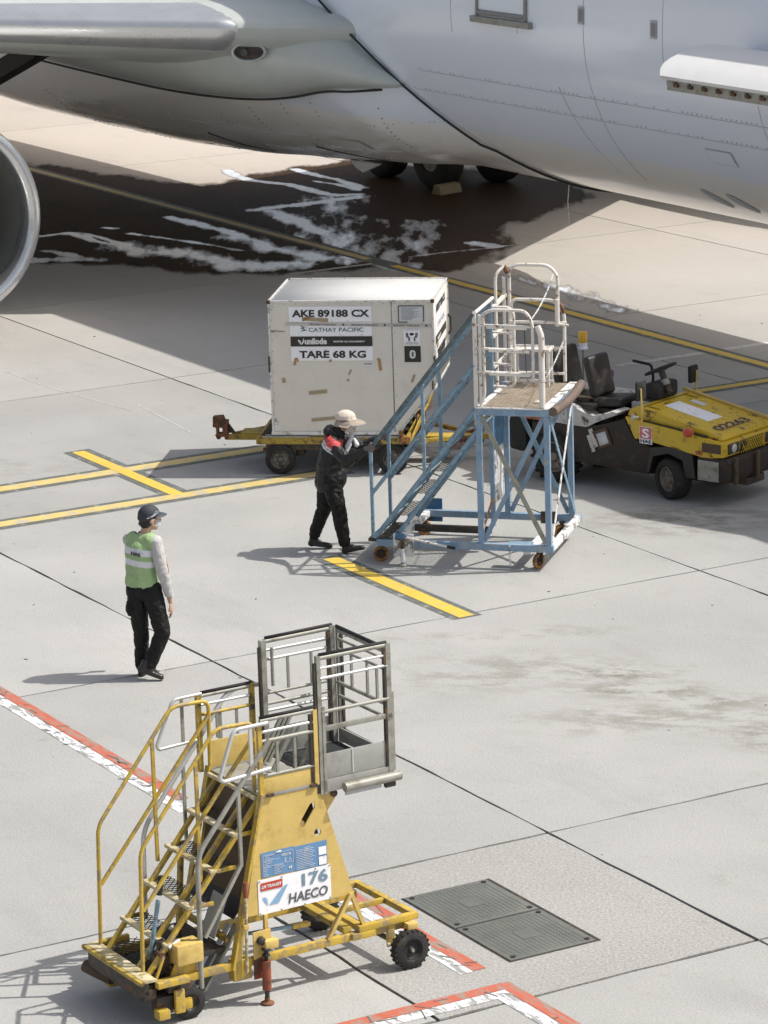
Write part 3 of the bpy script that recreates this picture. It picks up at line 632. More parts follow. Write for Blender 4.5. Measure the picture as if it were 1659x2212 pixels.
# ---- wing
def wing_sec(y, near=True):
    s = abs(y)-4.0; xl = -46.25-.765*s; zl = 4.31+.035*s+.0006*s*s; ch = max(2.4, 10.8-.62*s+.0065*s*s) if s < 22 else 3.2
    tu = .62*ch/10.8; tl_ = (1.22-.05*s)*ch/10.8 if s < 12 else .62*ch/10.8
    return xl, zl, ch, tu, max(tl_, .30*ch/5)
AF = [0, .004, .012, .03, .06, .11, .18, .28, .42, .58, .75, .9, 1.0]
def thick(u): return 2.97*math.sqrt(u)*.5*(1-u)**.75+.02*(1-u) if u > 0 else 0
def airfoil(y):
    xl, zl, ch, tu, tl_ = wing_sec(y); P = []
    for u in reversed(AF): P.append(Vector((xl-ch*u, y, zl+tu*thick(u)-.3*u*u)))
    for u in AF[1:]: P.append(Vector((xl-ch*u, y, zl-tl_*thick(u)-.3*u*u+ (.0))))
    return P
def wing(sgn):
    bm = bmesh.new(); R_ = []
    for s in [2.4, 3.2, 4, 4.6, 5.2, 6, 7, 8, 9.4, 11, 14, 18, 23, 28]: R_.append([bm.verts.new(p) for p in airfoil(sgn*s)])
    for A, C in zip(R_, R_[1:]):
        for k in range(len(A)-1): bm.faces.new((A[k], A[k+1], C[k+1], C[k]))
        bm.faces.new((A[0], A[-1], C[-1], C[0]))
    bm.faces.new(R_[-1]); bm.faces.new(R_[0])
    return fin('wing', bm, M['wing'], plane, angle=35)
wn = wing(-1); wf_ = wing(1)
# bare-metal slat skin over the near leading edge, ends with a rounded tip at the root
bm = bmesh.new(); R_ = []
for s in [4.22, 4.24, 4.30, 4.5, 5.2, 6, 7, 8, 9.4, 11, 14]:
    xl, zl, ch, tu, tl_ = wing_sec(s); g = .03 if s > 4.25 else 0.0; row = []
    for u in (.11, .075, .045, .02, .008, .002): row.append(Vector((xl-ch*u+g, -s, zl+tu*thick(u)-.3*u*u+g)))
    row.append(Vector((xl+g*1.2, -s, zl)))
    for u in (.002, .008, .02, .035): row.append(Vector((xl-ch*u+g, -s, zl-tl_*thick(u)*1.0-g)))
    R_.append([bm.verts.new(p) for p in row])
for A, C in zip(R_, R_[1:]):
    for k in range(len(A)-1): bm.faces.new((A[k], A[k+1], C[k+1], C[k]))
fin('slat', bm, M['slat'], wn, angle=60)
# ---- wing root fairing: a tongue that grows out of the fuselage side and carries the wing
#  stations: x, z_top, z_low, bulge (y of the outer side)
ST = [(-44.25, 3.56, 3.47, -2.62), (-44.5, 3.68, 3.43, -2.80), (-44.8, 3.80, 3.40, -2.93), (-45.2, 3.98, 3.36, -3.10), (-45.7, 4.25, 3.33, -3.34), (-46.2, 4.45, 3.26, -3.62), (-46.8, 4.62, 3.14, -3.98), (-47.5, 4.70, 3.05, -4.15), (-48.5, 4.76, 2.97, -4.22), (-50, 4.8, 2.90, -4.2), (-51.5, 4.8, 2.88, -4.15), (-53, 4.8, 2.90, -4.1), (-55, 4.8, 2.93, -4.0), (-58, 4.8, 3.0, -3.7), (-62, 4.5, 3.1, -3.3), (-66, 4.2, 3.3, -2.8)]
bm = bmesh.new(); R_ = []
for x, zt, zl, yo in ST:
    row = []
    yi_t = -math.sqrt(max(0, RF**2-(min(zt, ZC+1)-ZC)**2))+.10
    pb = [Vector((x, yi_t, zt+.04))]
    zm = zl+(zt-zl)*.48; n_ = 13
    for k in range(n_):
        t = k/(n_-1); an = math.pi/2-math.pi*t
        hh = (zt-zm) if an > 0 else (zm-zl)
        yy = yi_t+(yo-yi_t)*abs(math.cos(an))**.72
        pb.append(Vector((x, yy, zm+hh*math.sin(an))))
    pb.append(Vector((x, -2.0, zl+.10)))
    R_.append([bm.verts.new(p) for p in pb])
for A, C in zip(R_, R_[1:]):
    for k in range(len(A)-1): bm.faces.new((A[k], A[k+1], C[k+1], C[k]))
bm.faces.new(R_[0])
rootf = fin('wing_root_fairing', bm, M['wing'], plane, angle=60)
T(rootf, 'rubber_seal', M['seal'], [(x, -2.62 if x > -45 else -3.02 if x > -47 else -3.2, zl-.012) for x, zt, zl, yo in ST[2:]], .02, 2)
# oval landing light let into the leading edge root
lc = Vector((-46.52, -3.99, 3.93)); nrm = Vector((.80, -.59, -.05)).normalized()
bx_, by_ = basis(nrm)
def oval(c, a, b_, off, n_=28): return [c+nrm*off+bx_*a*math.cos(2*math.pi*k/n_)+by_*b_*math.sin(2*math.pi*k/n_) for k in range(n_)]
bm = bmesh.new(); o1 = [bm.verts.new(p) for p in oval(lc, .27, .155, .03)]; o2 = [bm.verts.new(p) for p in oval(lc, .235, .125, .045)]; o3 = [bm.verts.new(p) for p in oval(lc, .22, .11, -.06)]; o0 = [bm.verts.new(p) for p in oval(lc, .29, .17, -.08)]
for a_, c_ in ((o0, o1), (o1, o2), (o2, o3)):
    for k in range(28): bm.faces.new((a_[k], a_[(k+1) % 28], c_[(k+1) % 28], c_[k]))
ll = fin('landing_light', bm, M['wing'], rootf, angle=30)
bm = bmesh.new(); bm.faces.new([bm.verts.new(p) for p in oval(lc, .225, .115, .0)]); fin('light_recess', bm, M['dark'], ll)
lathe(ll, 'lamp', M['duct'], [(0, .0), (.01, .03), (.05, .055)], lc+nrm*.005-bx_*.07, nrm, 14)
# ---- engine on the near wing
EC = Vector((-46, -9.31, 1.94)); eng = bpy.data.objects.new('engine', None); COL.objects.link(eng); eng.parent = plane
bx = (-1, .0, -.02)
lathe(eng, 'inlet_lip', M['lip'], [(.42, 1.52), (.30, 1.545), (.16, 1.535), (.06, 1.50), (.01, 1.445), (0, 1.40), (.02, 1.35), (.08, 1.31), (.18, 1.285), (.32, 1.28)], EC, bx, 96)
lathe(eng, 'nacelle', M['fair'], [(.42, 1.52), (.9, 1.60), (1.8, 1.68), (3.0, 1.66), (4.2, 1.42), (5.0, 1.15), (5.02, 1.05), (4.4, 1.1)], EC, bx, 64)
dct = lathe(eng, 'inlet_duct', M['duct'], [(.32, 1.28), (.7, 1.27), (1.2, 1.28), (1.25, 1.28)], EC, bx, 72)
lathe(eng, 'fan_shroud', M['fan'], [(1.3, 1.28), (1.31, .3), (1.31, 0)], EC, bx, 48)
lathe(eng, 'spinner', M['duct'], [(.85, 0), (.9, .07), (1.1, .24), (1.24, .33)], EC, bx, 24)
for k in range(26):
    an = 2*math.pi*k/26; bm = bmesh.new(); c = EC+Vector((-1.22, 0, 0)); r_ = Vector((0, math.cos(an), math.sin(an))); t_ = Vector((0, -math.sin(an), math.cos(an)))
    V = [bm.verts.new(c+r_*rr+t_*tt+Vector((xx, 0, 0))) for rr, tt, xx in ((.3, -.04, .1), (.3, .03, -.05), (1.26, .18, -.05), (1.26, -.06, .10))]; bm.faces.new(V); fin('fan_blade', bm, M['fan'], eng)
bar(eng, 'pylon', M['wing'], EC+Vector((-2.2, 0, 1.55)), EC+Vector((-6.5, 0, 2.0)), .35, 1.0)
eng2 = bpy.data.objects.new('engine', None); COL.objects.link(eng2); eng2.parent = plane
E2 = Vector((-46, 9.31, 1.94))
lathe(eng2, 'nacelle', M['fair'], [(0, 1.38), (.1, 1.5), (.9, 1.60), (1.8, 1.68), (4.0, 1.68), (6.0, 1.60), (7.2, 1.2), (7.2, 0)], E2, bx, 48)  # unseen far nacelle, lengthened rearward to close a gap in its shadow
# ---- far main gear seen under the belly, with a chock
gear = bpy.data.objects.new('main_gear', None); COL.objects.link(gear); gear.parent = plane
for x in (-55.1, -57.1):
    cyl(gear, 'axle', M['dark'], (x, 4.3, .70), (x, 5.7, .70), .09, 12)
    for y in (4.36, 5.68): wheel(gear, (x, y, .70), (0, 1, 0), .70, .46, rim=.5, n=36, m_rim=M['alu'], hub=M['dark'])
bar(gear, 'bogie_beam', M['dark'], (-57.2, 5.0, .72), (-55.0, 5.0, .72), .25, .25); bar(gear, 'gear_door', M['fair'], (-56.4, 3.9, .95), (-56.0, 3.75, 2.4), 1.5, .04, (0, 1, 0)); T(gear, 'brake_hose', M['black'], [(-56.1, 4.7, 2.2), (-55.6, 4.6, 1.3), (-55.2, 4.6, .9)], .03, .2)
cyl(gear, 'leg_strut', M['alu'], (-56.1, 5.0, .72), (-56.3, 4.9, 3.4), .17, 16)
bar(plane, 'gear_drag_strut', M['black'], (-56.1, -5.2, 2.3), (-52.2, -4.95, 3.62), .30, .30)
ch = thing('wheel_chock', 'yellowish rubber chock against the dark airliner wheel', 'chock', (24.412-54.45*math.cos(AX)-4.15*math.sin(AX)*1, 13.713-54.45*math.sin(AX)+4.15*math.cos(AX), 0), AX+.25)
bm = bmesh.new(); V = [[bm.verts.new((x, s, z)) for x, z in ((-.13, 0), (.15, 0), (.09, .17), (-.07, .19))] for s in (-.28, .28)]
bm.faces.new(V[0]); bm.faces.new(V[1]); [bm.faces.new((V[0][i], V[0][(i+1) % 4], V[1][(i+1) % 4], V[1][i])) for i in range(4)]
bmesh.ops.bevel(bm, geom=bm.edges[:], offset=.015, segments=1, affect='EDGES'); fin('block', bm, M['chock'], ch)
# ================================================================ CONTAINER
ct = thing('air_cargo_container', 'beige sheet-metal air cargo container with white labels on the dolly behind the pushing worker', 'container', (-1.326, 40.724, 0), -.1386)
z0, z1, W2, D2 = .520, 2.150, 2.010, 1.53
OUT = [(.0, z0), (1.56, z0), (W2, 1.060), (W2, z1), (0, z1)]
def yz(u, v, w_): return Vector((u, w_, v))
plate(ct, 'front_panel', M['cont'], [(.012, z0+.012), (1.50, z0+.012), (1.50, z1-.012), (.012, z1-.012)], [], .012, yz)
plate(ct, 'end_panel', M['cont'], [(1.512, z0+.012), (1.555, z0+.012), (W2-.012, 1.062), (W2-.012, z1-.012), (1.512, z1-.012)], [], .012, yz)
plate(ct, 'back_panel', M['cont'], OUT, [], -.012, lambda u, v, w_: Vector((u, D2+w_, v)))
B(ct, 'left_panel', M['cont'], (.0, .012, z0+.01), (.012, D2-.012, z1-.01), 0)
B(ct, 'right_panel', M['cont'], (W2-.012, .013, 1.07), (W2-.001, D2-.013, z1-.01), 0)
quad(ct, 'sloping_panel', M['cont'], [(1.565, .014, z0+.02), (W2-.004, .014, 1.064), (W2-.004, D2-.014, 1.064), (1.565, D2-.014, z0+.02)], .01)
B(ct, 'roof', M['conttop'], (.012, .012, z1-.014), (W2-.012, D2-.012, z1-.004), 0)
B(ct, 'base_pallet', M['contw'], (-.02, -.02, z0-.03), (1.58, D2+.02, z0+.011), .006)
def edge(p, q, s=.022): return bar(ct, 'edge_rail', M['contw'], p, q, s, s, (0, 0, 1) if abs(p[2]-q[2]) < .01 else (0, 1, 0))
e = .004
for y in (-e, D2+e):
    edge((0, y, z1), (W2, y, z1)); edge((0, y, z0), (0, y, z1)); edge((W2, y, 1.06), (W2, y, z1)); edge((1.56, y, z0+.0), (W2, y, 1.06), .016)
for x, z in ((0, z1), (W2, z1), (W2, 1.06)): edge((x, 0, z), (x, D2, z))
for x, y in ((0, -e), (W2, -e), (W2, D2), (0, D2)): B(ct, 'corner_cap', M['rust'] if x else M['dark'], (x-.022, y-.020, z1-.028), (x+.022, y+.022, z1+.016), .005)
bm = bmesh.new()
for k in range(17): tube_bm(bm, [(1.506, -.006, z0+.06+k*.095), (1.506, .004, z0+.06+k*.095)], .0085, 7)
for k in range(15): tube_bm(bm, [(.06+k*.135, -.006, z1-.035), (.06+k*.135, .003, z1-.035)], .006, 6); 
for k in range(12): tube_bm(bm, [(.03, -.006, z0+.1+k*.13), (.03, .003, z0+.1+k*.13)], .006, 6)
for k in range(6): tube_bm(bm, [(1.545, -.004, z0+.2+k*.26), (1.545, .004, z0+.2+k*.26)], .006, 6)
stuff(fin('rivet', bm, M['alu'], ct)); B(ct, 'seam_strip', M['seamk'], (1.503, -.0035, z0+.01), (1.510, .002, z1-.01), 0)
for a_, b_ in (((.02, -.004, 1.79), (.19, -.004, 1.775)), ((.02, -.004, 1.775), (.06, -.004, 1.77))): bar(ct, 'scratch', M['seamk'], a_, b_, .004, .008)
quad(ct, 'corner_gusset', M['contw'], [(.02, -.002, z0+.03), (.13, -.002, z0+.03), (.02, -.002, z0+.30)], .003)
quad(ct, 'corner_gusset', M['contw'], [(.02, -.002, z1-.03), (.02, -.002, z1-.13), (.11, -.002, z1-.03)], .003)
for x, zz, hh in ((-.014, 1.28, .19), (W2+.012, 1.30, .17), (W2-.02, 1.06, .10)):      # latch handles
    h = T(ct, 'latch_handle', M['dark'], [(x, -.01, zz), (x, -.03, zz+.02), (x, -.03, zz+hh-.02), (x, -.01, zz+hh)], .011, .01)
T(ct, 'latch_handle', M['dark'], [(W2+.01, D2-.05, 1.45), (W2+.04, D2-.03, 1.5), (W2+.04, D2-.03, 1.66), (W2+.01, D2-.05, 1.7)], .013, .01)
Y = -.006
def lbl(name, m, x0, x1, za, zb, y=Y, par=None, dz=0.):
    return quad(par or ct, name, m, [(x0, y, za), (x1, y, za+dz), (x1, y, zb+dz), (x0, y, zb)], .0015)
a = lbl('number_label', M['label'], .245, 1.262, 1.895, 2.085); text(a, 'AKE 89188 CX', M['ink'], .1, facing(.285, 1.953, -.0095), bold=.0035, fit=(.95, .092))
a = lbl('airline_label', M['label'], .252, 1.262, 1.720, 1.884); text(a, 'CATHAY PACIFIC', M['inkt'], .1, facing(.485, 1.772, -.0095), fit=(.675, .052), bold=.0015)
bw = [(.345, 1.872), (.40, 1.852), (.448, 1.822), (.42, 1.812), (.47, 1.792), (.38, 1.776), (.425, 1.802), (.385, 1.815), (.41, 1.83)]
bm = bmesh.new(); bm.faces.new([bm.verts.new((x, -.0095, z)) for x, z in bw]); fin('brush_wing_emblem', bm, M['inkt'], a)
a = lbl('black_label', M['ink'], .258, 1.262, 1.594, 1.713); text(a, 'unilode', M['inkw'], .1, facing(.430, 1.618, -.0095), bold=.005, fit=(.275, .078)); text(a, 'SMARTER ULD MANAGEMENT', M['inkw'], .05, facing(.785, 1.642, -.0095), bold=.002, fit=(.385, .020))
bm = bmesh.new()
for q in ([(.350, 1.680), (.383, 1.662), (.383, 1.640), (.350, 1.655)], [(.350, 1.650), (.388, 1.612), (.422, 1.640), (.422, 1.700), (.398, 1.640), (.388, 1.636)]): bm.faces.new([bm.verts.new((x, -.0095, z)) for x, z in q])
fin('emblem', bm, M['inkw'], a)
a = lbl('weight_label', M['label'], .258, 1.268, 1.415, 1.588); text(a, 'TARE 68 KG', M['ink'], .1, facing(.360, 1.448, -.0095), bold=.0035, fit=(.82, .092))
a = lbl('document_pouch', M['labelg'], 1.598, 1.892, 1.893, 2.080)
for p, q in (((1.592, 2.086), (1.898, 2.086)), ((1.592, 1.888), (1.592, 2.086)), ((1.897, 1.888), (1.897, 2.086)), ((1.592, 1.888), (1.70, 1.888))): bar(a, 'pouch_edge', M['dark'], (p[0], -.009, p[1]), (q[0], -.009, q[1]), .006, .009)
bm = bmesh.new()
for k in range(11): box_bm(bm, (1.625, -.0092, 1.915+k*.0145), (1.625+random.uniform(.12, .235), -.0088, 1.9185+k*.0145))
stuff(fin('fine_print', bm, M['seamk'], a))
a = lbl('care_label', M['label'], 1.646, 1.848, 1.598, 1.800); text(a, 'HANDLE WITH CARE', M['inkg'], .02, facing(1.666, 1.783, -.0095), fit=(.165, .010))
def arc(c, r, a0, a1, w_, par, m, n_=10, sx=1):
    bm = bmesh.new(); P0 = []; P1 = []
    for k in range(n_+1):
        t = rad(a0+(a1-a0)*k/n_); P0.append(bm.verts.new((c[0]+sx*(r-w_/2)*math.cos(t), -.0095, c[1]+(r-w_/2)*math.sin(t)))); P1.append(bm.verts.new((c[0]+sx*(r+w_/2)*math.cos(t), -.0095, c[1]+(r+w_/2)*math.sin(t))))
    for k in range(n_): bm.faces.new((P0[k], P0[k+1], P1[k+1], P1[k]))
    return fin('hand_symbol', bm, m, par)
for s in (1, -1): arc((1.747, 1.735), .052, -55, 20, .013, a, M['ink'], 8, s); arc((1.747, 1.735), .068, -38, 18, .010, a, M['ink'], 8, s); bar(a, 'wrist_symbol', M['ink'], (1.747+s*.032, -.009, 1.69), (1.747+s*.036, -.009, 1.655), .017, .002, (0, 1, 0))
bm = bmesh.new(); bm.faces.new([bm.verts.new((x, -.0095, z)) for x, z in circ(1.747, 1.738, .017, 16, 1.6)]); fin('parcel_symbol', bm, M['ink'], a)
bm = bmesh.new()
for k in range(4): box_bm(bm, (1.665, -.0092, 1.612+k*.009), (1.83, -.0088, 1.6145+k*.009))
stuff(fin('fine_print', bm, M['seamk'], a))
a = lbl('wireless_label', M['ink'], 1.652, 1.850, 1.393, 1.590)
bm = bmesh.new(); bm.faces.new([bm.verts.new((1.751+.037*math.cos(t)*abs(math.cos(t))**-.25, -.0095, 1.490+.052*math.sin(t)*abs(math.sin(t)+1e-6)**-.25)) for t in [2*math.pi*(k+.5)/28 for k in range(28)]]); a2 = fin('pill_symbol', bm, M['inkw'], a)
RN = [(1.735, 1.472), (1.767, 1.506), (1.751, 1.522), (1.751, 1.458), (1.767, 1.474), (1.735, 1.508)]
for p, q in zip(RN, RN[1:]): bar(a2, 'rune_symbol', M['ink'], (p[0], -.0105, p[1]), (q[0], -.0105, q[1]), .007, .001, (0, 1, 0))
a = lbl('seal_tape', M['clear'], .20, W2, 1.853, 1.888, -.0098, dz=-.030)
for x, s in ((.50, 'SECURITY TAPE SEAL'), (1.01, 'SECURITY TAPE SEAL'), (1.52, 'SECURITY TAPE SEAL')): text(a, s, M['seamk'], .03, facing(x, 1.861-(x-.2)*.0166, -.0118, shear=-.0166), fit=(.33, .020), bold=.001)
for x in (.90, 1.41, 1.915): lbl('tape_mark', M['ink'], x, x+.025, 1.862-(x-.2)*.0166, 1.882-(x-.2)*.0166, -.0118, a)
def tape(x, z, w_, h_, an, m='tape'):
    c, s = math.cos(an), math.sin(an); return quad(ct, 'tape_strip', M[m], [(x+u*c-v*s, -.0098 if z > 1.4 else Y, z+u*s+v*c) for u, v in ((-w_/2, -h_/2), (w_/2, -h_/2), (w_/2, h_/2), (-w_/2, h_/2))], .0015)
tape(.573, 1.022, .225, .045, .10); tape(.66, .690, .36, .040, .09); tape(.57, 1.925, .32, .045, -.06); tape(.46, 1.935, .10, .03, .4, 'taper')
for x, z, w_, h_, an in ((.305, 1.405, .03, .09, -.2), (.335, 1.43, .02, .05, .4), (.74, 1.415, .035, .025, .8), (1.345, 1.36, .035, .14, .12), (1.335, 1.42, .03, .05, .6), (.975, 1.27, .02, .07, -.5), (.155, 1.17, .045, .06, .1), (.95, 1.17, .025, .03, .3), (1.75, 1.19, .03, .10, -.35)): tape(x, z, w_, h_, an, 'taper' if z > 1.3 else 'tape')
lbl('barcode_label', M['label'], 1.137, 1.268, 1.352, 1.392)
bm = bmesh.new()
for k in range(18): box_bm(bm, (1.147+k*.0062, -.0082, 1.362), (1.147+k*.0062+.003, -.0078, 1.384))
stuff(fin('barcode', bm, M['inkg'], ct))
# labels on the side face that turns away to the right
def slbl(name, m, y0, y1, za, zb, par=None, x=W2+.001): return quad(par or ct, name, m, [(x, y0, za), (x, y1, za), (x, y1, zb), (x, y0, zb)], .0015)
a = slbl('side_label', M['label'], .22, 1.34, 1.66, 2.07); b2 = slbl('side_label', M['ink'], .24, 1.32, 1.56, 1.655); c2 = slbl('side_label', M['label'], .24, 1.32, 1.28, 1.55)
SM = lambda y, z: Matrix(((0, 0, 1, W2+.0045), (1, 0, 0, y), (0, 1, 0, z), (0, 0, 0, 1)))
text(a, 'AKE 89188 CX', M['ink'], .1, SM(.30, 1.93), fit=(.96, .10), bold=.008); text(a, 'CATHAY PACIFIC', M['inkt'], .1, SM(.45, 1.74), fit=(.7, .06)); text(b2, 'unilode', M['inkw'], .1, SM(.4, 1.58), fit=(.35, .05), bold=.01); text(c2, 'TARE 68 KG', M['ink'], .1, SM(.36, 1.36), fit=(.8, .12), bold=.01)
for y, z in ((.3, 1.5), (.9, 1.3), (1.2, 1.42)): slbl('tape_strip', M['tape'], y, y+.16, z, z+.06, x=W2+.006)
# ================================================================ DOLLY under the container
dl = thing('container_dolly', 'rusty yellow flatbed dolly carrying the beige cargo container', 'dolly', (-1.326, 40.724, 0), -.1386)
YD = M['yellowd']
B(dl, 'side_beam', YD, (-.215, -.03, .375), (1.70, .03, .462), .006); B(dl, 'side_beam', YD, (-.215, 1.50, .375), (1.70, 1.56, .462), .006)
for x in (-.18, .5, 1.1, 1.66): B(dl, 'cross_beam', M['dark'] if 0 < x < 1.5 else YD, (x-.035, .031, .380), (x+.035, 1.499, .455), .005)
for k in range(5): cyl(dl, 'roller', M['alu'], (-.10+.0*k, .02+k*.37, .474), (1.62, .02+k*.37, .474), .019, 12)
B(dl, 'deck_edge', M['alup'], (-.13, -.045, .463), (.44, -.015, .478), .003); B(dl, 'deck_edge', M['alup'], (1.0, -.045, .463), (1.56, -.015, .478), .003)
B(dl, 'axle_box', M['dark'], (-.10, .0, .30), (1.60, .05, .374), .005); B(dl, 'axle_box', M['dark'], (-.10, 1.48, .30), (1.60, 1.53, .374), .005)
for x in (.078, 1.47):
    cyl(dl, 'axle', M['dark'], (x, .02, .19), (x, 1.5, .19), .03, 10)
    for y in (.0, 1.50): wheel(dl, (x, y, .188), (0, 1, 0), .188, .12, rim=.62, hub=M['alu'], n=32, m_rim=mat('painted_rim', (.13, .13, .12), .5, .2, .2, 10, (.06, .04, .03), .4, 9) if 'prim' not in M else M['prim'])
for x in (.30, .62, .95, 1.25): B(dl, 'under_beam', M['dark'], (x-.05, .1, .20), (x+.05, 1.45, .30), .005)
B(dl, 'coupling_hook', M['rust'], (-.19, .30, .215), (-.06, .36, .25), .004)
# corner stops and the folded plates at the ends
bm = bmesh.new(); V = [bm.verts.new(p) for p in ((-.165, .05, .47), (-.01, .05, .47), (-.01, .05, .67))]; W_ = [bm.verts.new(p+Vector((0, .012, 0))) for p in [v.co for v in V]]
bm.faces.new(V); bm.faces.new(W_); [bm.faces.new((V[i], V[(i+1) % 3], W_[(i+1) % 3], W_[i])) for i in range(3)]; fin('corner_stop', bm, M['dark'], dl)
for x, y in ((1.66, -.03), (1.66, 1.50)):
    B(dl, 'corner_bracket', M['orange'], (x-.09, y-.03, .380), (x+.035, y+.05, .478), .01); B(dl, 'stop_pin', M['orange'], (x-.10, y-.02, .479), (x-.05, y+.03, .54), .008)
# sloping yellow side frame with cut-outs on the right-hand end
def fr_map(u, v, w_): return Vector((1.70+.0*v+w_+(v-.45)*.35, u, v))
plate(dl, 'end_frame', M['yellow'], [(.0, .46), (1.52, .46), (1.52, .70), (1.42, .72), (1.3, .60), (.35, .58), (.12, .5)], [[(1.36, .50), (1.47, .50), (1.47, .62), (1.36, .60)], [(.95, .49), (1.22, .49), (1.22, .565), (.95, .565)], [(.5, .49), (.8, .49), (.8, .555), (.5, .555)]], .02, fr_map)
T(dl, 'release_lever', M['rust'], [(1.70, .35, .48), (1.74, .35, .60), (1.72, .45, .66)], .014, .03); T(dl, 'release_lever', M['rust'], [(1.74, 1.02, .56), (1.80, 1.1, .58), (1.82, 1.25, .62)], .012, .03)
# tow bar to the tug
B(dl, 'tow_bar', YD, (1.70, .80, .25), (3.35, .86, .315), .006); B(dl, 'tow_bar_plate', M['yellow'], (1.72, .60, .315), (2.35, .80, .335), .004)
bar(dl, 'tow_bar_brace', YD, (1.70, .25, .34), (2.42, .78, .30), .05, .05); bar(dl, 'tow_bar_brace', YD, (1.70, 1.40, .34), (2.42, .88, .30), .05, .05); B(dl, 'tow_bar_crossbar', M['rust'], (1.70, .2, .30), (1.76, 1.42, .36), .005)
T(dl, 'tow_hook', M['rust'], [(2.30, .80, .33), (2.36, .80, .36), (2.44, .80, .38), (2.46, .80, .43), (2.40, .80, .45)], .020, .03)
B(dl, 'tool_box', M['dark'], (2.0, .84, .20), (2.5, .90, .30), .01)
# coupling end on the left with rusty hitch
B(dl, 'hitch_bar', YD, (-.67, .48, .315), (-.22, .52, .385), .004); bar(dl, 'hitch_bar', YD, (-.62, .62, .35), (-.22, .98, .36), .05, .06); B(dl, 'hitch_plate', YD, (-.50, .50, .386), (-.22, .80, .398), .003)
plate(dl, 'hitch_head', M['rust'], [(-.84, .485), (-.80, .475), (-.80, .40), (-.815, .385), (-.79, .33), (-.755, .33), (-.75, .36), (-.70, .36), (-.69, .325), (-.665, .325), (-.655, .40), (-.648, .565), (-.69, .57), (-.712, .625), (-.835, .615)], [[(-.775, .405), (-.72, .405), (-.72, .475), (-.775, .475)]], .10, lambda u, v, w_: Vector((u, .45+w_, v)))
quad(dl, 'hitch_gusset', M['dark'], [(-.65, .50, .40), (-.56, .50, .40), (-.65, .50, .53)], .02)
# ================================================================ BLUE MAINTENANCE STAIR
bs = thing('maintenance_stair', 'tall weathered blue access stair with white railed platform, pushed by the hooded worker', 'mobile stair', (1.80, 35.70, 0), rad(-16.2))
BL, WH = M['blue'], M['white']; WD = 1.38; FR, ML = -.02, -.775
for x, y, z in ((FR, 0, 1.712), (ML, 0, 1.712), (FR-.06, WD, 1.712), (ML-.04, WD, 1.712)): bar(bs, 'post', BL, (x, y, .281), (x, y, z), .060, .060, (0, 1, 0))
bar(bs, 'post', BL, (-.815, .70, .30), (-.815, .70, 1.712), .045, .045, (0, 1, 0))
for y, x0 in ((0, -1.96), (WD, -1.84)): B(bs, 'base_rail', BL, (x0, y-.033, .205), (.03, y+.033, .280), .004)
B(bs, 'base_rail', M['whitew'], (-.035, .034, .207), (.028, WD-.034, .283), .004); B(bs, 'base_rail', M['dark'], (-1.72, .67, .205), (-.84, .73, .28), .004); B(bs, 'base_crossbar', M['whitew'], (-1.80, .034, .21), (-1.72, WD-.034, .275), .004)
B(bs, 'base_crossbar', M['whitew'], (-.32, .034, .16), (-.23, .70, .204), .003); B(bs, 'chock_holder', M['bluer'], (-.50, .06, .21), (-.24, .18, .27), .006, Matrix.Translation((0, 0, 0)))
B(bs, 'base_bracket', M['dark'], (-.42, WD-.09, .19), (-.24, WD-.034, .32), .004)
# wheels on casters
def caster(par, x, y, R, rot=0, m_r=None, top=.205):
    c = bpy.data.objects.new('caster', None); COL.objects.link(c); c.parent = par
    ca, sa = math.cos(rot), math.sin(rot); ax = (-sa, ca, 0)
    wheel(c, (x, y, R), ax, R, R*.5, m_t=m_r or M['orange'], m_rim=M['dark'], rim=.62)
    for s in (-1, 1): bar(c, 'fork', M['dark'], (x-sa*s*R*.36, y+ca*s*R*.36, R*.9), (x-sa*s*R*.30+.02, y+ca*s*R*.30, top), .035, .008, (ca, sa, 0))
    cyl(c, 'swivel_plate', M['dark'], (x+.02, y, top-.012), (x+.02, y, top), R*.45, 14)
    return c
caster(bs, -1.95, .10, .085, .3); caster(bs, -.155, .06, .088, 1.1); caster(bs, -.20, 1.34, .088, .6); caster(bs, -1.78, 1.30, .085, .3)
# near jack
B(bs, 'jack_plate', M['whitew'], (-1.765, -.055, .10), (-1.535, -.035, .36), .006)
cyl(bs, 'jack_leg', M['whitew'], (-1.65, -.085, .05), (-1.65, -.085, .20), .026); cyl(bs, 'jack_screw', M['dark'], (-1.65, -.085, .19), (-1.65, -.085, .33), .022); lathe(bs, 'jack_foot', M['alu'], [(0, .0), (0, .045), (.02, .045), (.035, .022), (.06, .02), (.06, 0)], (-1.65, -.085, 0), (0, 0, 1), 16)
lathe(bs, 'jack_head', M['blued'], [(-.05, 0), (-.05, .04), (.03, .045), (.06, .02), (.06, 0)], (-1.67, -.10, .335), (1, 0, -.15), 14)
T(bs, 'jack_handle', WH, [(-1.62, -.10, .335), (-1.13, -.10, .245)], .014); cyl(bs, 'handle_grip', M['black'], (-1.14, -.10, .247), (-1.05, -.10, .231), .017, 10)
# far jack
B(bs, 'jack_plate', M['blued'], (-1.815, WD+.035, .13), (-1.595, WD+.06, .405), .012); T(bs, 'jack_handle', WH, [(-1.72, WD-.05, .40), (-1.80, .95, .30), (-1.84, .60, .27), (-1.90, .50, .27)], .015, .06)
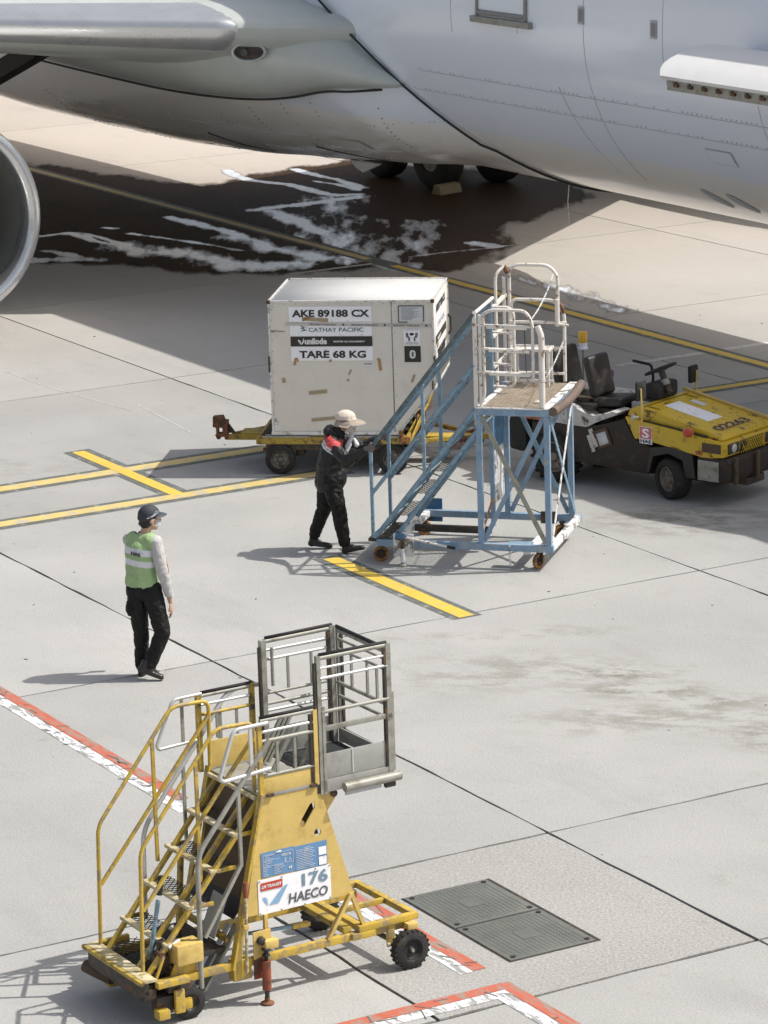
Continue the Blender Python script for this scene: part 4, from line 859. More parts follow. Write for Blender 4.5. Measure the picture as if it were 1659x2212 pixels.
# stair flight
for y in (.0, .72):
    T(bs, 'stringer', M['bluer'], [(-1.985, y, .29), (-.80, y, 1.782)], .027, n=10); T(bs, 'stringer', M['bluer'], [(-1.70, y, .37), (-.80, y, 1.53)], .025, n=10)
    T(bs, 'handrail', M['railk'] if not y else M['bluer'], [(-2.005-.02*(y > 0), y+.02*(y > 0), 1.300), (-.805, y, 2.815)], .025, n=10); T(bs, 'midrail', M['bluer'], [(-1.995, y, .80), (-.81, y, 2.255)], .022, n=10)
    bar(bs, 'rail_post', M['bluer'], (-2.005, y, .30), (-2.005, y, 1.31), .034, .034, (0, 1, 0)); bar(bs, 'rail_post', M['bluer'], (-1.40, y, 1.03), (-1.40, y, 2.03), .034, .034, (0, 1, 0))
    bar(bs, 'upper_post', M['bluer'] if y else WH, (-.800, y, 1.60), (-.800, y, 2.84), .036, .036, (0, 1, 0))
B(bs, 'foot_plate', M['dark'], (-2.06, -.02, .252), (-1.79, .74, .286), .004)
for k in range(-3, 3):
    z = 1.058+.256*k; x = -1.344+.209*k
    tr_ = B(bs, 'tread', M['bluer'], (x-.004, .028, z-.022), (x+.006, .70, z+.006), 0)
    B(tr_, 'tread_edge', M['bluer'], (x+.146, .028, z-.022), (x+.156, .70, z+.006), 0)
    grating(tr_, 'tread_mesh', M['mesh'] if k != 1 else M['rust'], x+.006, x+.146, .03, .70, z, px=.06, py=.036, t=.005, fm=None)
# deck
B(bs, 'deck_beam', BL, (-.805, -.034, 1.714), (.012, .034, 1.785), .004); B(bs, 'deck_beam', BL, (-.86, WD-.034, 1.714), (-.045, WD+.034, 1.785), .004)
B(bs, 'deck_beam', BL, (-.80, .035, 1.714), (-.745, WD-.035, 1.785), .004); B(bs, 'deck_beam', BL, (-.055, .035, 1.714), (.005, WD-.035, 1.785), .004)
B(bs, 'deck_edge', M['whitew'], (-.80, -.036, 1.786), (.0, -.018, 1.802), .002); B(bs, 'deck_edge', M['whitew'], (-.075, -.02, 1.787), (.010, WD, 1.809), .004); B(bs, 'deck_edge', M['whitew'], (-.80, .0, 1.787), (-.74, WD, 1.805), .003)
grating(bs, 'deck_mesh', M['meshr'], -.74, -.075, -.015, WD, 1.792, px=.058, py=.029, t=.0065, h=.008)
T(bs, 'bumper', mat('grey_brown_rubber', (.14, .10, .08), .7, 0, .25, 6), [(.055, -.03, 1.772), (.06, .3, 1.752), (.062, .7, 1.742), (.06, 1.1, 1.756), (.05, WD+.02, 1.785)], .050, .2, 12)
# platform guard rails
T(bs, 'guard_upright', WH, [(-.742, 0, 1.80), (-.742, 0, 2.81)], .019); T(bs, 'guard_upright', WH, [(-.742, 0, 1.83), (-.70, .0, 1.93), (-.70, 0, 2.80)], .016, .06)
for z in (2.70, 2.444, 2.188): T(bs, 'guard_rail', WH, [(-.79, 0, z), (-.155, 0, z-.012)], .015); T(bs, 'rail_sleeve', WH, [(-.66+.02*(z < 2.6), -.012, z-.012), (-.22+.03*(z < 2.6), -.012, z-.02)], .024)
T(bs, 'guard_hoop', WH, [(-.725, 0, 2.68), (-.725, .0, 2.80), (-.62, 0, 2.866), (-.235, 0, 2.866), (-.158, 0, 2.74), (-.158, 0, 2.10)], .018, .07)
T(bs, 'corner_post', WH, [(-.066, 0, 1.81), (-.062, 0, 2.60), (-.105, 0, 2.70)], .034, .10, 14)
T(bs, 'far_hoop', WH, [(-.752, WD, 1.80), (-.745, WD, 3.06), (-.66, WD, 3.118), (-.30, WD, 3.118), (-.195, WD, 3.01), (-.198, WD, 2.44)], .020, .09, 10)
bar(bs, 'far_post', WH, (-.80, WD-.03, 1.80), (-.80, WD-.03, 2.98), .03, .03, (0, 1, 0)); T(bs, 'far_sleeve', WH, [(-.197, WD-.03, 2.44), (-.197, WD-.03, 2.74)], .027, n=12)
T(bs, 'far_guard', WH, [(-.73, WD+.01, 1.82), (-.73, WD+.01, 2.725), (-.24, WD+.01, 2.725), (-.128, WD+.01, 2.60), (-.130, WD+.01, 1.81)], .019, .08, 10)
T(bs, 'foam_sleeve', M['rust'], [(-.23, WD+.01, 2.715), (-.17, WD+.01, 2.68), (-.128, WD+.01, 2.58)], .024, .05)
for z, x1 in ((2.475, -.10), (2.19, -.13), (1.90, -.13)): T(bs, 'guard_rail', WH, [(-.745, WD-.01, z), (x1+.0, WD-.01, z)], .017)
T(bs, 'clamp_bar', WH, [(-.17, WD-.04, 2.46), (-.07, WD-.04, 2.455)], .013)
T(bs, 'side_hoop', WH, [(-.785, .90, 1.80), (-.783, .90, 3.05), (-.765, .92, 3.11), (-.70, .98, 3.17)], .018, .08, 10); cyl(bs, 'hoop_grip', M['rust'], (-.70, .98, 3.17), (-.672, 1.0, 3.09), .024, 10)
bar(bs, 'side_rail', WH, (-.79, .75, 2.74), (-.79, WD, 2.78), .04, .03); bar(bs, 'side_rail', WH, (-.79, .75, 2.42), (-.79, WD, 2.44), .03, .03); bar(bs, 'side_rail', WH, (-.79, .75, 2.08), (-.79, WD, 2.10), .03, .03); T(bs, 'side_rail', WH, [(-.79, .0, 2.83), (-.79, .78, 2.85)], .02)
# gate on the stair side
T(bs, 'gate', WH, [(-.80, .74, 1.88), (-.80, .74, 2.755), (-.60, .745, 2.755), (-.545, .745, 2.69), (-.548, .745, 1.90), (-.61, .745, 1.862), (-.80, .74, 1.872)], .0165, .05, 10)
for z in (2.47, 2.12): T(bs, 'gate_rung', WH, [(-.80, .74, z+.012), (-.548, .745, z-.01)], .014)
# step stool standing on the deck
for x in (-.66, -.27): bar(bs, 'stool_leg', WH, (x, 1.16, 1.80), (x, 1.16, 2.19), .03, .03, (0, 1, 0)); bar(bs, 'stool_leg', WH, (x, 1.33, 1.80), (x, 1.33, 2.19), .03, .03, (0, 1, 0))
B(bs, 'stool_top', WH, (-.70, 1.10, 2.19), (-.24, 1.36, 2.222), .004); bar(bs, 'stool_rail', WH, (-.66, 1.15, 1.86), (-.25, 1.15, 1.86), .02, .03); bar(bs, 'toe_board', WH, (-.70, 1.20, 1.835), (-.22, 1.20, 1.835), .02, .05)
def chain(par, p, q, sag=.03, n_=46, r=.006):
    bm = bmesh.new(); p = Vector(p); q = Vector(q); P = [p+(q-p)*(i/n_)-Vector((0, 0, 4*sag*(i/n_)*(1-i/n_))) for i in range(n_+1)]
    for i in range(n_):
        c = (P[i]+P[i+1])/2; d = (P[i+1]-P[i]); u, v = basis(d); s = u if i % 2 else v; l = d.length*.68; d = d.normalized()
        ring = [c+d*l*math.cos(t)+s*r*1.5*math.sin(t) for t in [k*math.pi/3 for k in range(6)]]; tube_bm(bm, ring, r*.45, 4, True)
    return stuff(fin('chain', bm, M['whitew'], par))
chain(bs, (-.235, WD, 3.03), (-.165, .02, 2.78), .05); chain(bs, (-.14, WD, 2.27), (-.08, .0, 2.06), .05, 40)
T(bs, 'lanyard', M['dark'], [(-.25, .0, 2.70), (-.25, .03, 2.45), (-.24, .02, 2.18)], .006, 0, 5); chain(bs, (-.455, -.04, .27), (-.45, -.04, .03), 0, 12, .008)
B(bs, 'deck_clip', WH, (-.22, .25, 1.80), (-.14, .36, 1.815), .004)
# cross braces
def brace(p, q, m=BL): bar(bs, 'brace', m, p, q, .052, .008, (0, 1, 0))
brace((ML+.03, -.012, 1.70), (FR-.03, -.012, .30), M['alu']); brace((FR-.03, .008, 1.72), (ML+.03, .008, .30))
brace((ML+.0, WD+.01, 1.70), (-.12, WD+.01, .30), M['bluer']); brace((-.10, WD-.01, 1.70), (ML, WD-.01, .30))
for p, q, m in (((FR+.03, .03, 1.68), (FR-.02, WD, .31), M['bluer']), ((FR-.02, WD, 1.68), (FR+.03, .03, .31), M['whitew'])): bar(bs, 'brace', m, p, q, .052, .008, (1, 0, 0))
bar(bs, 'brace', M['orange'], (-.80, .03, .30), (-.80, .62, .62), .05, .008, (1, 0, 0))
B(bs, 'notice_board', M['whitew'], (-.852, .80, .50), (-.838, 1.34, 1.10), .003); B(bs, 'blue_panel', M['blued'], (-.842, .86, 1.12), (-.830, 1.32, 1.60), .003); bar(bs, 'bracket_bar', M['whitew'], (-.80, .05, 1.66), (-.80, 1.3, 1.66), .05, .04)
# ================================================================ YELLOW BOARDING STAIR in front
ys = thing('boarding_stair', 'yellow wheeled stair with aluminium cage platform, nearest to the camera', 'mobile stair', (0.0, 24.27, 0), rad(31))
YE, YF, AL, CH = M['yellow'], M['yellow2'], M['alu'], M['chrome']; WY = .78
for y in (0, WY): B(ys, 'base_rail', YE, (-2.06, y-.024, .292), (.10, y+.024, .350), .004)
B(ys, 'front_board', M['yellowd'], (-2.235, -.10, .372), (-2.205, .86, .402), .003); B(ys, 'front_lip', M['tread'], (-2.204, -.10, .388), (-2.10, .86, .404), .003); B(ys, 'front_beam', M['dark'], (-2.215, .0, .25), (-2.12, .80, .371), .006)
B(ys, 'steering_gear', M['dark'], (-2.12, .10, .16), (-1.72, .72, .26), .02); cyl(ys, 'steering_ring', M['dark'], (-1.9, .4, .27), (-1.9, .4, .34), .22, 24)
B(ys, 'end_beam', YE, (-2.10, -.115, .325), (-1.84, -.055, .372), .006); B(ys, 'end_beam', YE, (-2.10, .84, .335), (-1.84, .88, .40), .006)
grating(ys, 'landing_mesh', M['meshy'], -2.10, -1.80, .02, .80, .383, px=.07, py=.035, t=.006)
# rear chassis
B(ys, 'chassis_beam', YE, (-.36, -.05, .352), (.165, .005, .402), .004); B(ys, 'chassis_beam', YE, (.115, .006, .353), (.165, .80, .402), .004)
B(ys, 'chassis_beam', YE, (-.36, .006, .353), (-.30, .80, .402), .004); B(ys, 'chassis_beam', YE, (-.36, .801, .352), (.165, .85, .402), .004); B(ys, 'chassis_beam', YE, (-.299, .37, .356), (.114, .41, .398), .004)
B(ys, 'chassis_foot', YE, (-.42, -.055, .300), (-.22, .0, .351), .004); B(ys, 'channel_beam', M['yellowd'], (-.47, .0, .353), (-.40, .80, .40), .004)
cyl(ys, 'axle', M['dark'], (.02, -.05, .16), (-.02, .98, .16), .022, 10)
B(ys, 'axle_bracket', YE, (-.10, -.035, .20), (-.04, .005, .352), .008); B(ys, 'axle_bracket', YF, (.03, -.115, .30), (.12, -.051, .352), .006); T(ys, 'brake_lever', M['tread'], [(-.12, -.05, .20), (-.02, -.06, .215), (.02, -.06, .26)], .018, .04)
wheel(ys, (.045, -.105, .152), (0, 1, 0), .152, .085, rim=.52, treads=22, n=34, m_rim=M['black']); wheel(ys, (-.10, 1.0, .152), (0, 1, 0), .152, .085, rim=.52, treads=22, n=34, m_rim=M['black'])
cyl(ys, 'hub_cap', M['alu'], (.045, -.155, .152), (.045, -.135, .152), .014, 10)
# front steering wheels and forks
for y in (.0, .80):
    f_ = bpy.data.objects.new('caster', None); COL.objects.link(f_); f_.parent = ys
    wheel(f_, (-1.80, y+.0, .125), (0, 1, 0), .125, .07, rim=.5, m_rim=M['dark'], n=30)
    B(f_, 'fork', YE, (-1.945, y-.075, .085), (-1.865, y-.040, .265), .01); B(f_, 'fork', YE, (-1.87, y-.07, .10), (-1.80, y-.045, .185), .02)
    B(f_, 'fork', M['dark'], (-1.98, y-.035, .24), (-1.78, y+.05, .30), .006); B(f_, 'counterweight', YE, (-2.09, y-.09, .07), (-2.0, y+.0, .14), .006, ); B(f_, 'swivel_block', M['dark'], (-2.07, y-.02, .10), (-1.9, y+.08, .22), .01)
B(ys, 'front_axle', M['dark'], (-2.16, .0, .20), (-2.06, .84, .29), .01); T(ys, 'rubber_buffer', M['brownd'], [(-2.20, .88, .22), (-2.16, .76, .20), (-2.10, .64, .17)], .05, .05, 12); B(ys, 'under_frame', M['dark'], (-2.10, .2, .17), (-1.95, .75, .30), .012)
# side plates with slot and hole
def capsule(x0, z0_, x1, z1_, r, n_=8):
    an = math.atan2(z1_-z0_, x1-x0); return [(x1+r*math.cos(an-math.pi/2+math.pi*k/n_), z1_+r*math.sin(an-math.pi/2+math.pi*k/n_)) for k in range(n_+1)]+[(x0+r*math.cos(an+math.pi/2+math.pi*k/n_), z0_+r*math.sin(an+math.pi/2+math.pi*k/n_)) for k in range(n_+1)]
SP = [(-1.300, .672), (-.372, .660), (-.640, 1.565), (-1.130, 1.565)]
plate(ys, 'side_plate', YF, SP, [capsule(-.795, 1.290, -.705, 1.415, .026), circ(-.665, 1.203, .029)], .012, lambda u, v, w_: Vector((u, -.006+w_, v)))
plate(ys, 'side_plate', YF, SP, [], .012, lambda u, v, w_: Vector((u, WY-.006+w_, v)))
quad(ys, 'slot_shade_sheet', M['brownd'], [(-.95, .10, 1.15), (-.60, .10, 1.15), (-.66, .10, 1.50), (-.95, .10, 1.50)], .004)  # added dark sheet, its colour stands for the shade inside the slot
cyl(ys, 'pivot_pin', YE, (-.793, .006, 1.292), (-.793, .10, 1.292), .026, 14)
plate(ys, 'lift_arm', YF, [(-.66, 1.50), (-.50, 1.505), (-.468, 1.48), (-.475, 1.44), (-.570, 1.32), (-.60, 1.30)], [], .03, lambda u, v, w_: Vector((u, .03+w_, v))); cyl(ys, 'arm_roller', M['dark'], (-.497, .015, 1.467), (-.497, .075, 1.467), .028, 14)
plate(ys, 'lift_arm', YF, [(-.66, 1.50), (-.50, 1.505), (-.468, 1.48), (-.475, 1.44), (-.570, 1.32), (-.60, 1.30)], [], .03, lambda u, v, w_: Vector((u, WY-.07+w_, v)))
for y in (-.012, WY+.012):
    bar(ys, 'tower_leg', YE, (-1.136, y, 1.60), (-1.436, y, .30), .018, .060, (0, 1, 0)); bar(ys, 'tower_leg', YF, (-.405, y, .665), (-.615, y, .345), .028, .036, (0, 1, 0)); bar(ys, 'tower_leg', YF, (-.400, y, .665), (-.300, y, .39), .028, .032, (0, 1, 0))
    bar(ys, 'tower_post', YF, (-1.140, y, .668), (-1.140, y, .55), .030, .030, (0, 1, 0)); bar(ys, 'tower_leg', YF, (-1.345, y, .70), (-1.40, y, .36), .02, .03, (0, 1, 0))
plate(ys, 'gusset', YF, [(-1.36, .67), (-1.31, .67), (-1.36, .36), (-1.42, .22), (-1.40, .50)], [], .01, lambda u, v, w_: Vector((u, -.03+w_, v)))
B(ys, 'pocket_box', YE, (-1.43, -.03, .20), (-1.28, .06, .36), .006)
# signs on the near side plate
def sgn(name, m, x0, x1, za, zb, zc=None, zd=None, y=-.0105): return quad(ys, name, m, [(x0, y, za), (x1, y, za if zc is None else zc), (x1, y, zb if zd is None else zd), (x0, y, zb)], .003)
a = sgn('blue_notice', M['signb'], -1.155, -.874, .947, 1.140); b2 = sgn('blue_notice', M['signb'], -.872, -.594, .940, 1.132)
YT = -.0145
text(a, 'WSL176', M['inkw'], .1, facing(-.985, 1.084, YT), fit=(.082, .022), bold=.002); text(a, '2', M['inkw'], .1, facing(-.960, 1.040, YT), fit=(.015, .030), bold=.003)
for p, q in (((-.920, 1.040), (-.911, 1.066)), ((-.911, 1.058), (-.901, 1.040))): bar(a, 'stroke', M['inkw'], (p[0], YT, p[1]), (q[0], YT, q[1]), .003, .001, (0, 1, 0))
for p, q in (((-1.14, 1.12), (-.885, 1.12)), ((-1.14, 1.03), (-.885, 1.03)), ((-1.14, 1.075), (-1.0, 1.075)), ((-1.14, 1.03), (-1.14, 1.12)), ((-.885, 1.03), (-.885, 1.12))): bar(a, 'rule', M['labelg'], (p[0], YT, p[1]), (q[0], YT, q[1]), .002, .001, (0, 1, 0))
def lines(par, x0, x1, za, zb, n_, mn=.35):
    bm = bmesh.new()
    for k in range(n_):
        z = za+(zb-za)*k/max(1, n_-1); l = (x1-x0)*random.uniform(mn, 1); box_bm(bm, (x0, YT-.0003, z-.0016), (x0+l, YT+.0003, z+.0016))
    return stuff(fin('fine_print', bm, M['labelg'], par))
lines(a, -1.145, -1.06, .96, 1.022, 6); lines(a, -1.05, -.95, .96, 1.022, 6); lines(a, -1.13, -1.06, 1.04, 1.066, 3); lines(a, -1.125, -1.03, 1.084, 1.112, 3)
B(a, 'white_tag', M['label'], (-1.035, YT-.0006, 1.123), (-.985, YT, 1.133), 0); text(a, 'M', M['inkw'], .1, facing(-.925, .975, YT), fit=(.026, .022), bold=.004)
lines(b2, -.86, -.74, .955, 1.10, 12, .6); lines(b2, -.79, -.68, .955, 1.11, 13, .5)
quad(b2, 'blank_card', M['label'], [(-.668, YT, 1.025), (-.602, YT, 1.025), (-.602, YT, 1.088), (-.668, YT, 1.088)], .0008); quad(b2, 'blank_card', M['label'], [(-.668, YT, .948), (-.602, YT, .948), (-.602, YT, 1.012), (-.668, YT, 1.012)], .0008)
a = sgn('white_sign', M['label'], -1.190, -.570, .664, .936)
text(a, '176', M['inkb'], .1, facing(-.818, .812, YT), fit=(.222, .100), bold=.003); text(a, 'HAECO', M['inkg'], .1, facing(-.938, .702, YT), fit=(.338, .078), bold=.002, shear=.15)
r_ = quad(a, 'red_label', M['signr'], [(-1.170, YT, .848), (-.985, YT, .848), (-.985, YT, .910), (-1.170, YT, .910)], .0008); text(r_, 'LM TRANSIT', M['inkw'], .1, facing(-1.163, .866, YT-.0012), fit=(.17, .026), bold=.004, shear=.2)
for i, q in enumerate(([(-1.160, .808), (-1.132, .808), (-1.118, .790), (-1.112, .742), (-1.118, .742)], [(-1.103, .742), (-1.02, .742), (-.938, .870), (-.965, .866), (-.990, .850)])):
    bm = bmesh.new(); bm.faces.new([bm.verts.new((x, YT, z-.012)) for x, z in q]); fin('winged_tick_logo', bm, mat('logo_blue', (.24, .42, .62), .5, 0, .15, 6) if i == 0 else bpy.data.materials['logo_blue'], a)
bm = bmesh.new()
for x, z in ((-1.18, .675), (-1.0, .672), (-.80, .671), (-.58, .675), (-1.18, .925), (-.99, .925), (-.70, .927), (-.58, .928)): box_bm(bm, (x-.004, -.017, z-.004), (x+.004, -.013, z+.004))
stuff(fin('sign_screw', bm, M['dark'], a))
# jack leg and lever at the near side
plate(ys, 'jack_bracket', YF, [(-1.268, .555), (-1.12, .56), (-1.12, .48), (-1.18, .42), (-1.19, .36), (-1.268, .345)], [], .012, lambda u, v, w_: Vector((u, -.05+w_, v)))
plate(ys, 'jack_bracket_foot', M['redp'], [(-1.268, .343), (-1.19, .358), (-1.17, .19), (-1.27, .19)], [], .012, lambda u, v, w_: Vector((u, -.05+w_, v)))
B(ys, 'jack_gearbox', M['yellow2'], (-1.205, -.12, .425), (-1.09, -.052, .495), .014); lathe(ys, 'jack_cap', M['dark'], [(0, 0), (0, .035), (.03, .03), (.05, 0)], (-1.215, -.06, .49), (0, -1, 0), 14)
lathe(ys, 'jack_screw', M['black'], [(0, 0), (0, .016), (.04, .016), (.045, .030), (.055, .030), (.06, .018), (.085, .020), (.09, .034), (.10, .034), (.10, 0)], (-1.195, -.10, .335), (0, 0, 1), 16)
cyl(ys, 'jack_tube', M['redp'], (-1.198, -.10, .115), (-1.195, -.10, .340), .034, 18); cyl(ys, 'jack_rod', M['dark'], (-1.199, -.10, .02), (-1.198, -.10, .116), .018, 12); lathe(ys, 'jack_foot', M['rust'], [(0, 0), (0, .052), (.012, .052), (.024, .022), (.05, .02), (.05, 0)], (-1.199, -.10, .0), (0, 0, 1), 20)
T(ys, 'lever', M['tread'], [(-1.338, -.06, .27), (-1.322, -.06, .90)], .0125); cyl(ys, 'lever_grip', M['redp'], (-1.325, -.06, .85), (-1.321, -.06, .965), .017, 10); B(ys, 'lever_clamp', YF, (-1.355, -.075, .60), (-1.31, -.045, .64), .004)
bar(ys, 'linkage', M['bluer'], (-1.25, .10, .50), (-.85, .10, .47), .03, .02); bar(ys, 'linkage', YE, (-.86, .10, .47), (-.70, .12, .455), .05, .03)
# platform: floor, toe boards, rails
B(ys, 'platform_floor', M['alup'], (-1.13, .02, 1.566), (-.62, WY-.02, 1.580), .002); B(ys, 'cage_floor', M['darkp'], (-.60, .0, 1.572), (-.02, WY, 1.590), .002)
for y, n_ in ((0., -1), (WY, 1)):
    B(ys, 'platform_rail', AL, (-1.135, y-.012, 1.563), (-.64, y+.012, 1.587), .003)
    tb = B(ys, 'toe_board', YF, (-1.118, y-.006, 1.588), (-.672, y+.004, 1.715 if n_ < 0 else 1.80), .002)
    bar(ys, 'yellow_post', YE, (-1.124, y, 1.575), (-1.124, y, 2.135), .032, .032, (0, 1, 0)) if n_ < 0 else None
    bar(ys, 'yellow_post', YF, (-.656, y, 1.575), (-.656, y, 2.155), .034, .034, (0, 1, 0))
    if n_ < 0:
        for z, m_, r in ((1.725, AL, .014), (1.990, AL, .016), (2.062, CH, .012), (2.150, AL, .016)): T(ys, 'platform_rail', m_, [(-1.115, y, z), (-.672, y, z)], r)
        cyl(ys, 'rubber_strip', M['black'], (-1.115, y, 2.174), (-.64, y, 2.176), .0125, 8)
        for x in (-.98, -.83): bar(ys, 'baluster', AL, (x, y, 1.72), (x, y, 1.99), .020, .020, (0, 1, 0))
        for x in (-1.06, -.69): B(ys, 'hinge', M['dark'], (x-.03, y-.03, 1.565), (x+.03, y-.012, 1.590), .005)
for x in (-1.185, -.725): bar(ys, 'yellow_post', M['yellowd'], (x, WY+.04, 1.56), (x, WY+.04, 2.175), .036, .036, (0, 1, 0))
T(ys, 'platform_rail', AL, [(-1.165, WY+.04, 2.150), (-.745, WY+.04, 2.150)], .016); cyl(ys, 'rubber_strip', M['black'], (-1.16, WY+.04, 2.176), (-.72, WY+.04, 2.178), .012, 8)
T(ys, 'platform_rail', CH, [(-1.165, WY+.04, 2.080), (-.745, WY+.04, 2.080)], .012); T(ys, 'platform_rail', YE, [(-1.165, WY+.04, 2.003), (-.745, WY+.04, 2.003)], .014)
for x in (-1.03, -.86): bar(ys, 'baluster', AL, (x, WY+.04, 1.80), (x, WY+.04, 1.99), .018, .018, (0, 1, 0))
# aluminium cage
def post(x, y, za, zb, m_=AL, s=.040): return bar(ys, 'cage_post', m_, (x, y, za), (x, y, zb), s, s, (0, 1, 0))
post(-.612, .0, 1.49, 2.555, s=.034); post(-.015, .0, 1.54, 2.548); bar(ys, 'post_sleeve', AL, (-.586, -.004, 1.49), (-.586, -.004, 2.16), .022, .036, (0, 1, 0)); bar(ys, 'post_sleeve', AL, (.014, .0, 1.56), (.014, .0, 2.17), .020, .034, (0, 1, 0))
post(-.640, WY, 1.57, 2.50, s=.044); post(-.035, WY, 1.57, 2.515); post(.012, WY-.02, 1.57, 2.50, s=.030)
for x, y, za, zb in ((-.045, -.004, 1.60, 2.50), (-.640, .004, 1.50, 2.50), (-.672, WY-.01, 1.58, 2.45), (-.070, WY-.004, 1.60, 2.47), (.030, WY-.03, 1.60, 2.45), (-.690, .004, 1.60, 2.12)): B(ys, 'post_channel', M['dark'], (x-.011, y-.016, za), (x+.011, y+.014, zb), .002)
B(ys, 'cage_panel', M['alup'], (-.600, -.010, 1.602), (-.030, .004, 1.795), .002); B(ys, 'cage_panel', M['alup'], (-.635, WY-.004, 1.592), (-.030, WY+.008, 1.80), .002); B(ys, 'cage_sill', M['alup'], (-.605, -.016, 1.500), (-.012, .012, 1.598), .003)
bar(ys, 'panel_joint', M['lap'], (-.345, -.013, 1.61), (-.345, -.013, 1.795), .012, .004, (0, 1, 0)); B(ys, 'corner_plate', AL, (-.60, -.022, 1.505), (-.555, -.0165, 1.60), .002)
T(ys, 'cage_rail', AL, [(-.595, 0, 2.535), (-.03, 0, 2.535)], .018); cyl(ys, 'rubber_strip', M['black'], (-.60, 0, 2.562), (-.02, 0, 2.558), .0125, 8)
for z, r, m_ in ((2.460, .010, CH), (2.381, .012, CH), (2.123, .015, AL)): T(ys, 'cage_rail', m_, [(-.60, -.01, z), (-.02, -.01, z)], r)
B(ys, 'cage_rail', AL, (-.60, -.02, 1.972), (.02, .0, 2.012), .004)
T(ys, 'cage_rail', AL, [(-.62, WY, 2.488), (-.04, WY, 2.492)], .018); cyl(ys, 'rubber_strip', M['black'], (-.615, WY, 2.515), (-.03, WY, 2.520), .0125, 8)
for z, r, m_ in ((2.418, .011, CH), (2.345, .013, CH), (2.080, .013, AL), (1.998, .015, AL), (1.942, .013, CH)): T(ys, 'cage_rail', m_, [(-.62, WY, z), (-.05, WY, z)], r)
for x in (-.424, -.219): bar(ys, 'baluster', AL, (x, WY, 2.095), (x, WY, 2.342), .018, .018, (0, 1, 0))
T(ys, 'rail_clip', AL, [(-.575, WY-.03, 2.44), (-.575, WY-.03, 2.14)], .014)
XE = .0
T(ys, 'cage_rail', AL, [(XE, .03, 2.470), (XE, WY-.03, 2.478)], .017); cyl(ys, 'rubber_strip', M['black'], (XE, .03, 2.498), (XE, WY-.02, 2.506), .014, 8)
for z, r in ((2.41, .011), (2.33, .012), (2.06, .016), (1.955, .014)): T(ys, 'cage_rail', AL, [(XE, .02, z), (XE, WY-.02, z)], r)
for y in (.18, .32, .55): bar(ys, 'baluster', AL, (XE, y, 2.07), (XE, y, 2.33), .018, .018, (0, 1, 0))
B(ys, 'cage_panel', M['alup'], (XE-.01, .02, 1.592), (XE+.004, WY-.02, 1.70), .002)
T(ys, 'bumper_tube', AL, [(-.455, -.065, 1.527), (.03, -.065, 1.527)], .036, n=18); B(ys, 'bumper_bracket', M['lap'], (-.44, -.06, 1.46), (-.13, -.04, 1.50), .004); cyl(ys, 'bumper_roller', M['dark'], (-.10, -.06, 1.475), (-.02, -.06, 1.475), .025, 12)
for x in (-.56, -.52, -.48): bar(ys, 'folded_ladder', AL, (x-.25, .60, 1.60), (x-.03, .60, 1.95), .022, .03, (0, 1, 0))
bar(ys, 'stay_bar', AL, (-.62, .3, 1.60), (-.50, .3, 1.85), .03, .015, (0, 1, 0)); bar(ys, 'stay_bar', AL, (-.80, .4, 1.60), (-.64, .4, 1.86), .03, .015, (0, 1, 0))
# lateral swing gates (bent tube)
T(ys, 'swing_gate', CH, [(-1.06, -.02, 2.132), (-1.345, -.02, 2.130), (-1.475, -.02, 1.785), (-1.445, -.02, 1.754), (-1.05, -.02, 1.782)], .0155, .05, 10); bar(ys, 'gate_bar', CH, (-1.207, -.02, 1.768), (-1.207, -.02, 2.128), .026, .020, (0, 1, 0))
T(ys, 'swing_gate', CH, [(-1.16, WY+.03, 2.170), (-1.400, WY+.03, 2.166), (-1.553, WY+.03, 1.832), (-1.535, WY+.03, 1.802), (-1.215, WY+.03, 1.817)], .0135, .04, 10); bar(ys, 'gate_bar', AL, (-1.328, WY+.03, 1.812), (-1.328, WY+.03, 2.165), .022, .018, (0, 1, 0))
# handrails
for y in (.10, WY):
    T(ys, 'handrail', YE, [(-2.115, y, .35), (-2.086, y, 1.322), (-1.432, y, 2.125), (-1.118, y, 2.118), (-1.128, y, 1.58)], .0155, .07, 10)
    bar(ys, 'midrail', YE, (-2.086, y, .865), (-1.124, y, 2.00), .022, .026, (0, 1, 0)); bar(ys, 'rail_post', YE, (-1.605, y, .95 if y > .5 else .98), (-1.605, y, 1.915), .024, .024, (0, 1, 0))
T(ys, 'grey_handrail', AL, [(-1.70, -.02, .215), (-1.686, -.02, 1.235), (-1.163, -.02, 1.872), (-1.05, -.02, 2.0)], .0195, .10, 10)
bar(ys, 'grey_rail_post', AL, (-1.328, -.02, 1.085), (-1.328, -.02, 1.66), .024, .026, (0, 1, 0)); bar(ys, 'grey_lower_rail', AL, (-1.328, -.02, 1.10), (-1.655, -.02, .60), .026, .030, (0, 1, 0))
T(ys, 'grey_handrail', CH, [(-1.705, WY+.05, .50), (-1.692, WY+.05, 1.20), (-1.150, WY+.05, 1.86), (-.960, WY+.05, 2.10), (-.86, WY+.05, 2.155), (-.665, WY+.05, 2.148)], .0195, .12, 10)
bar(ys, 'grey_rail_post', AL, (-1.330, WY+.05, 1.05), (-1.330, WY+.05, 1.63), .022, .022, (0, 1, 0)); bar(ys, 'grey_rail_post', AL, (-1.0, WY+.05, 1.60), (-1.0, WY+.05, 2.05), .024, .024, (0, 1, 0))
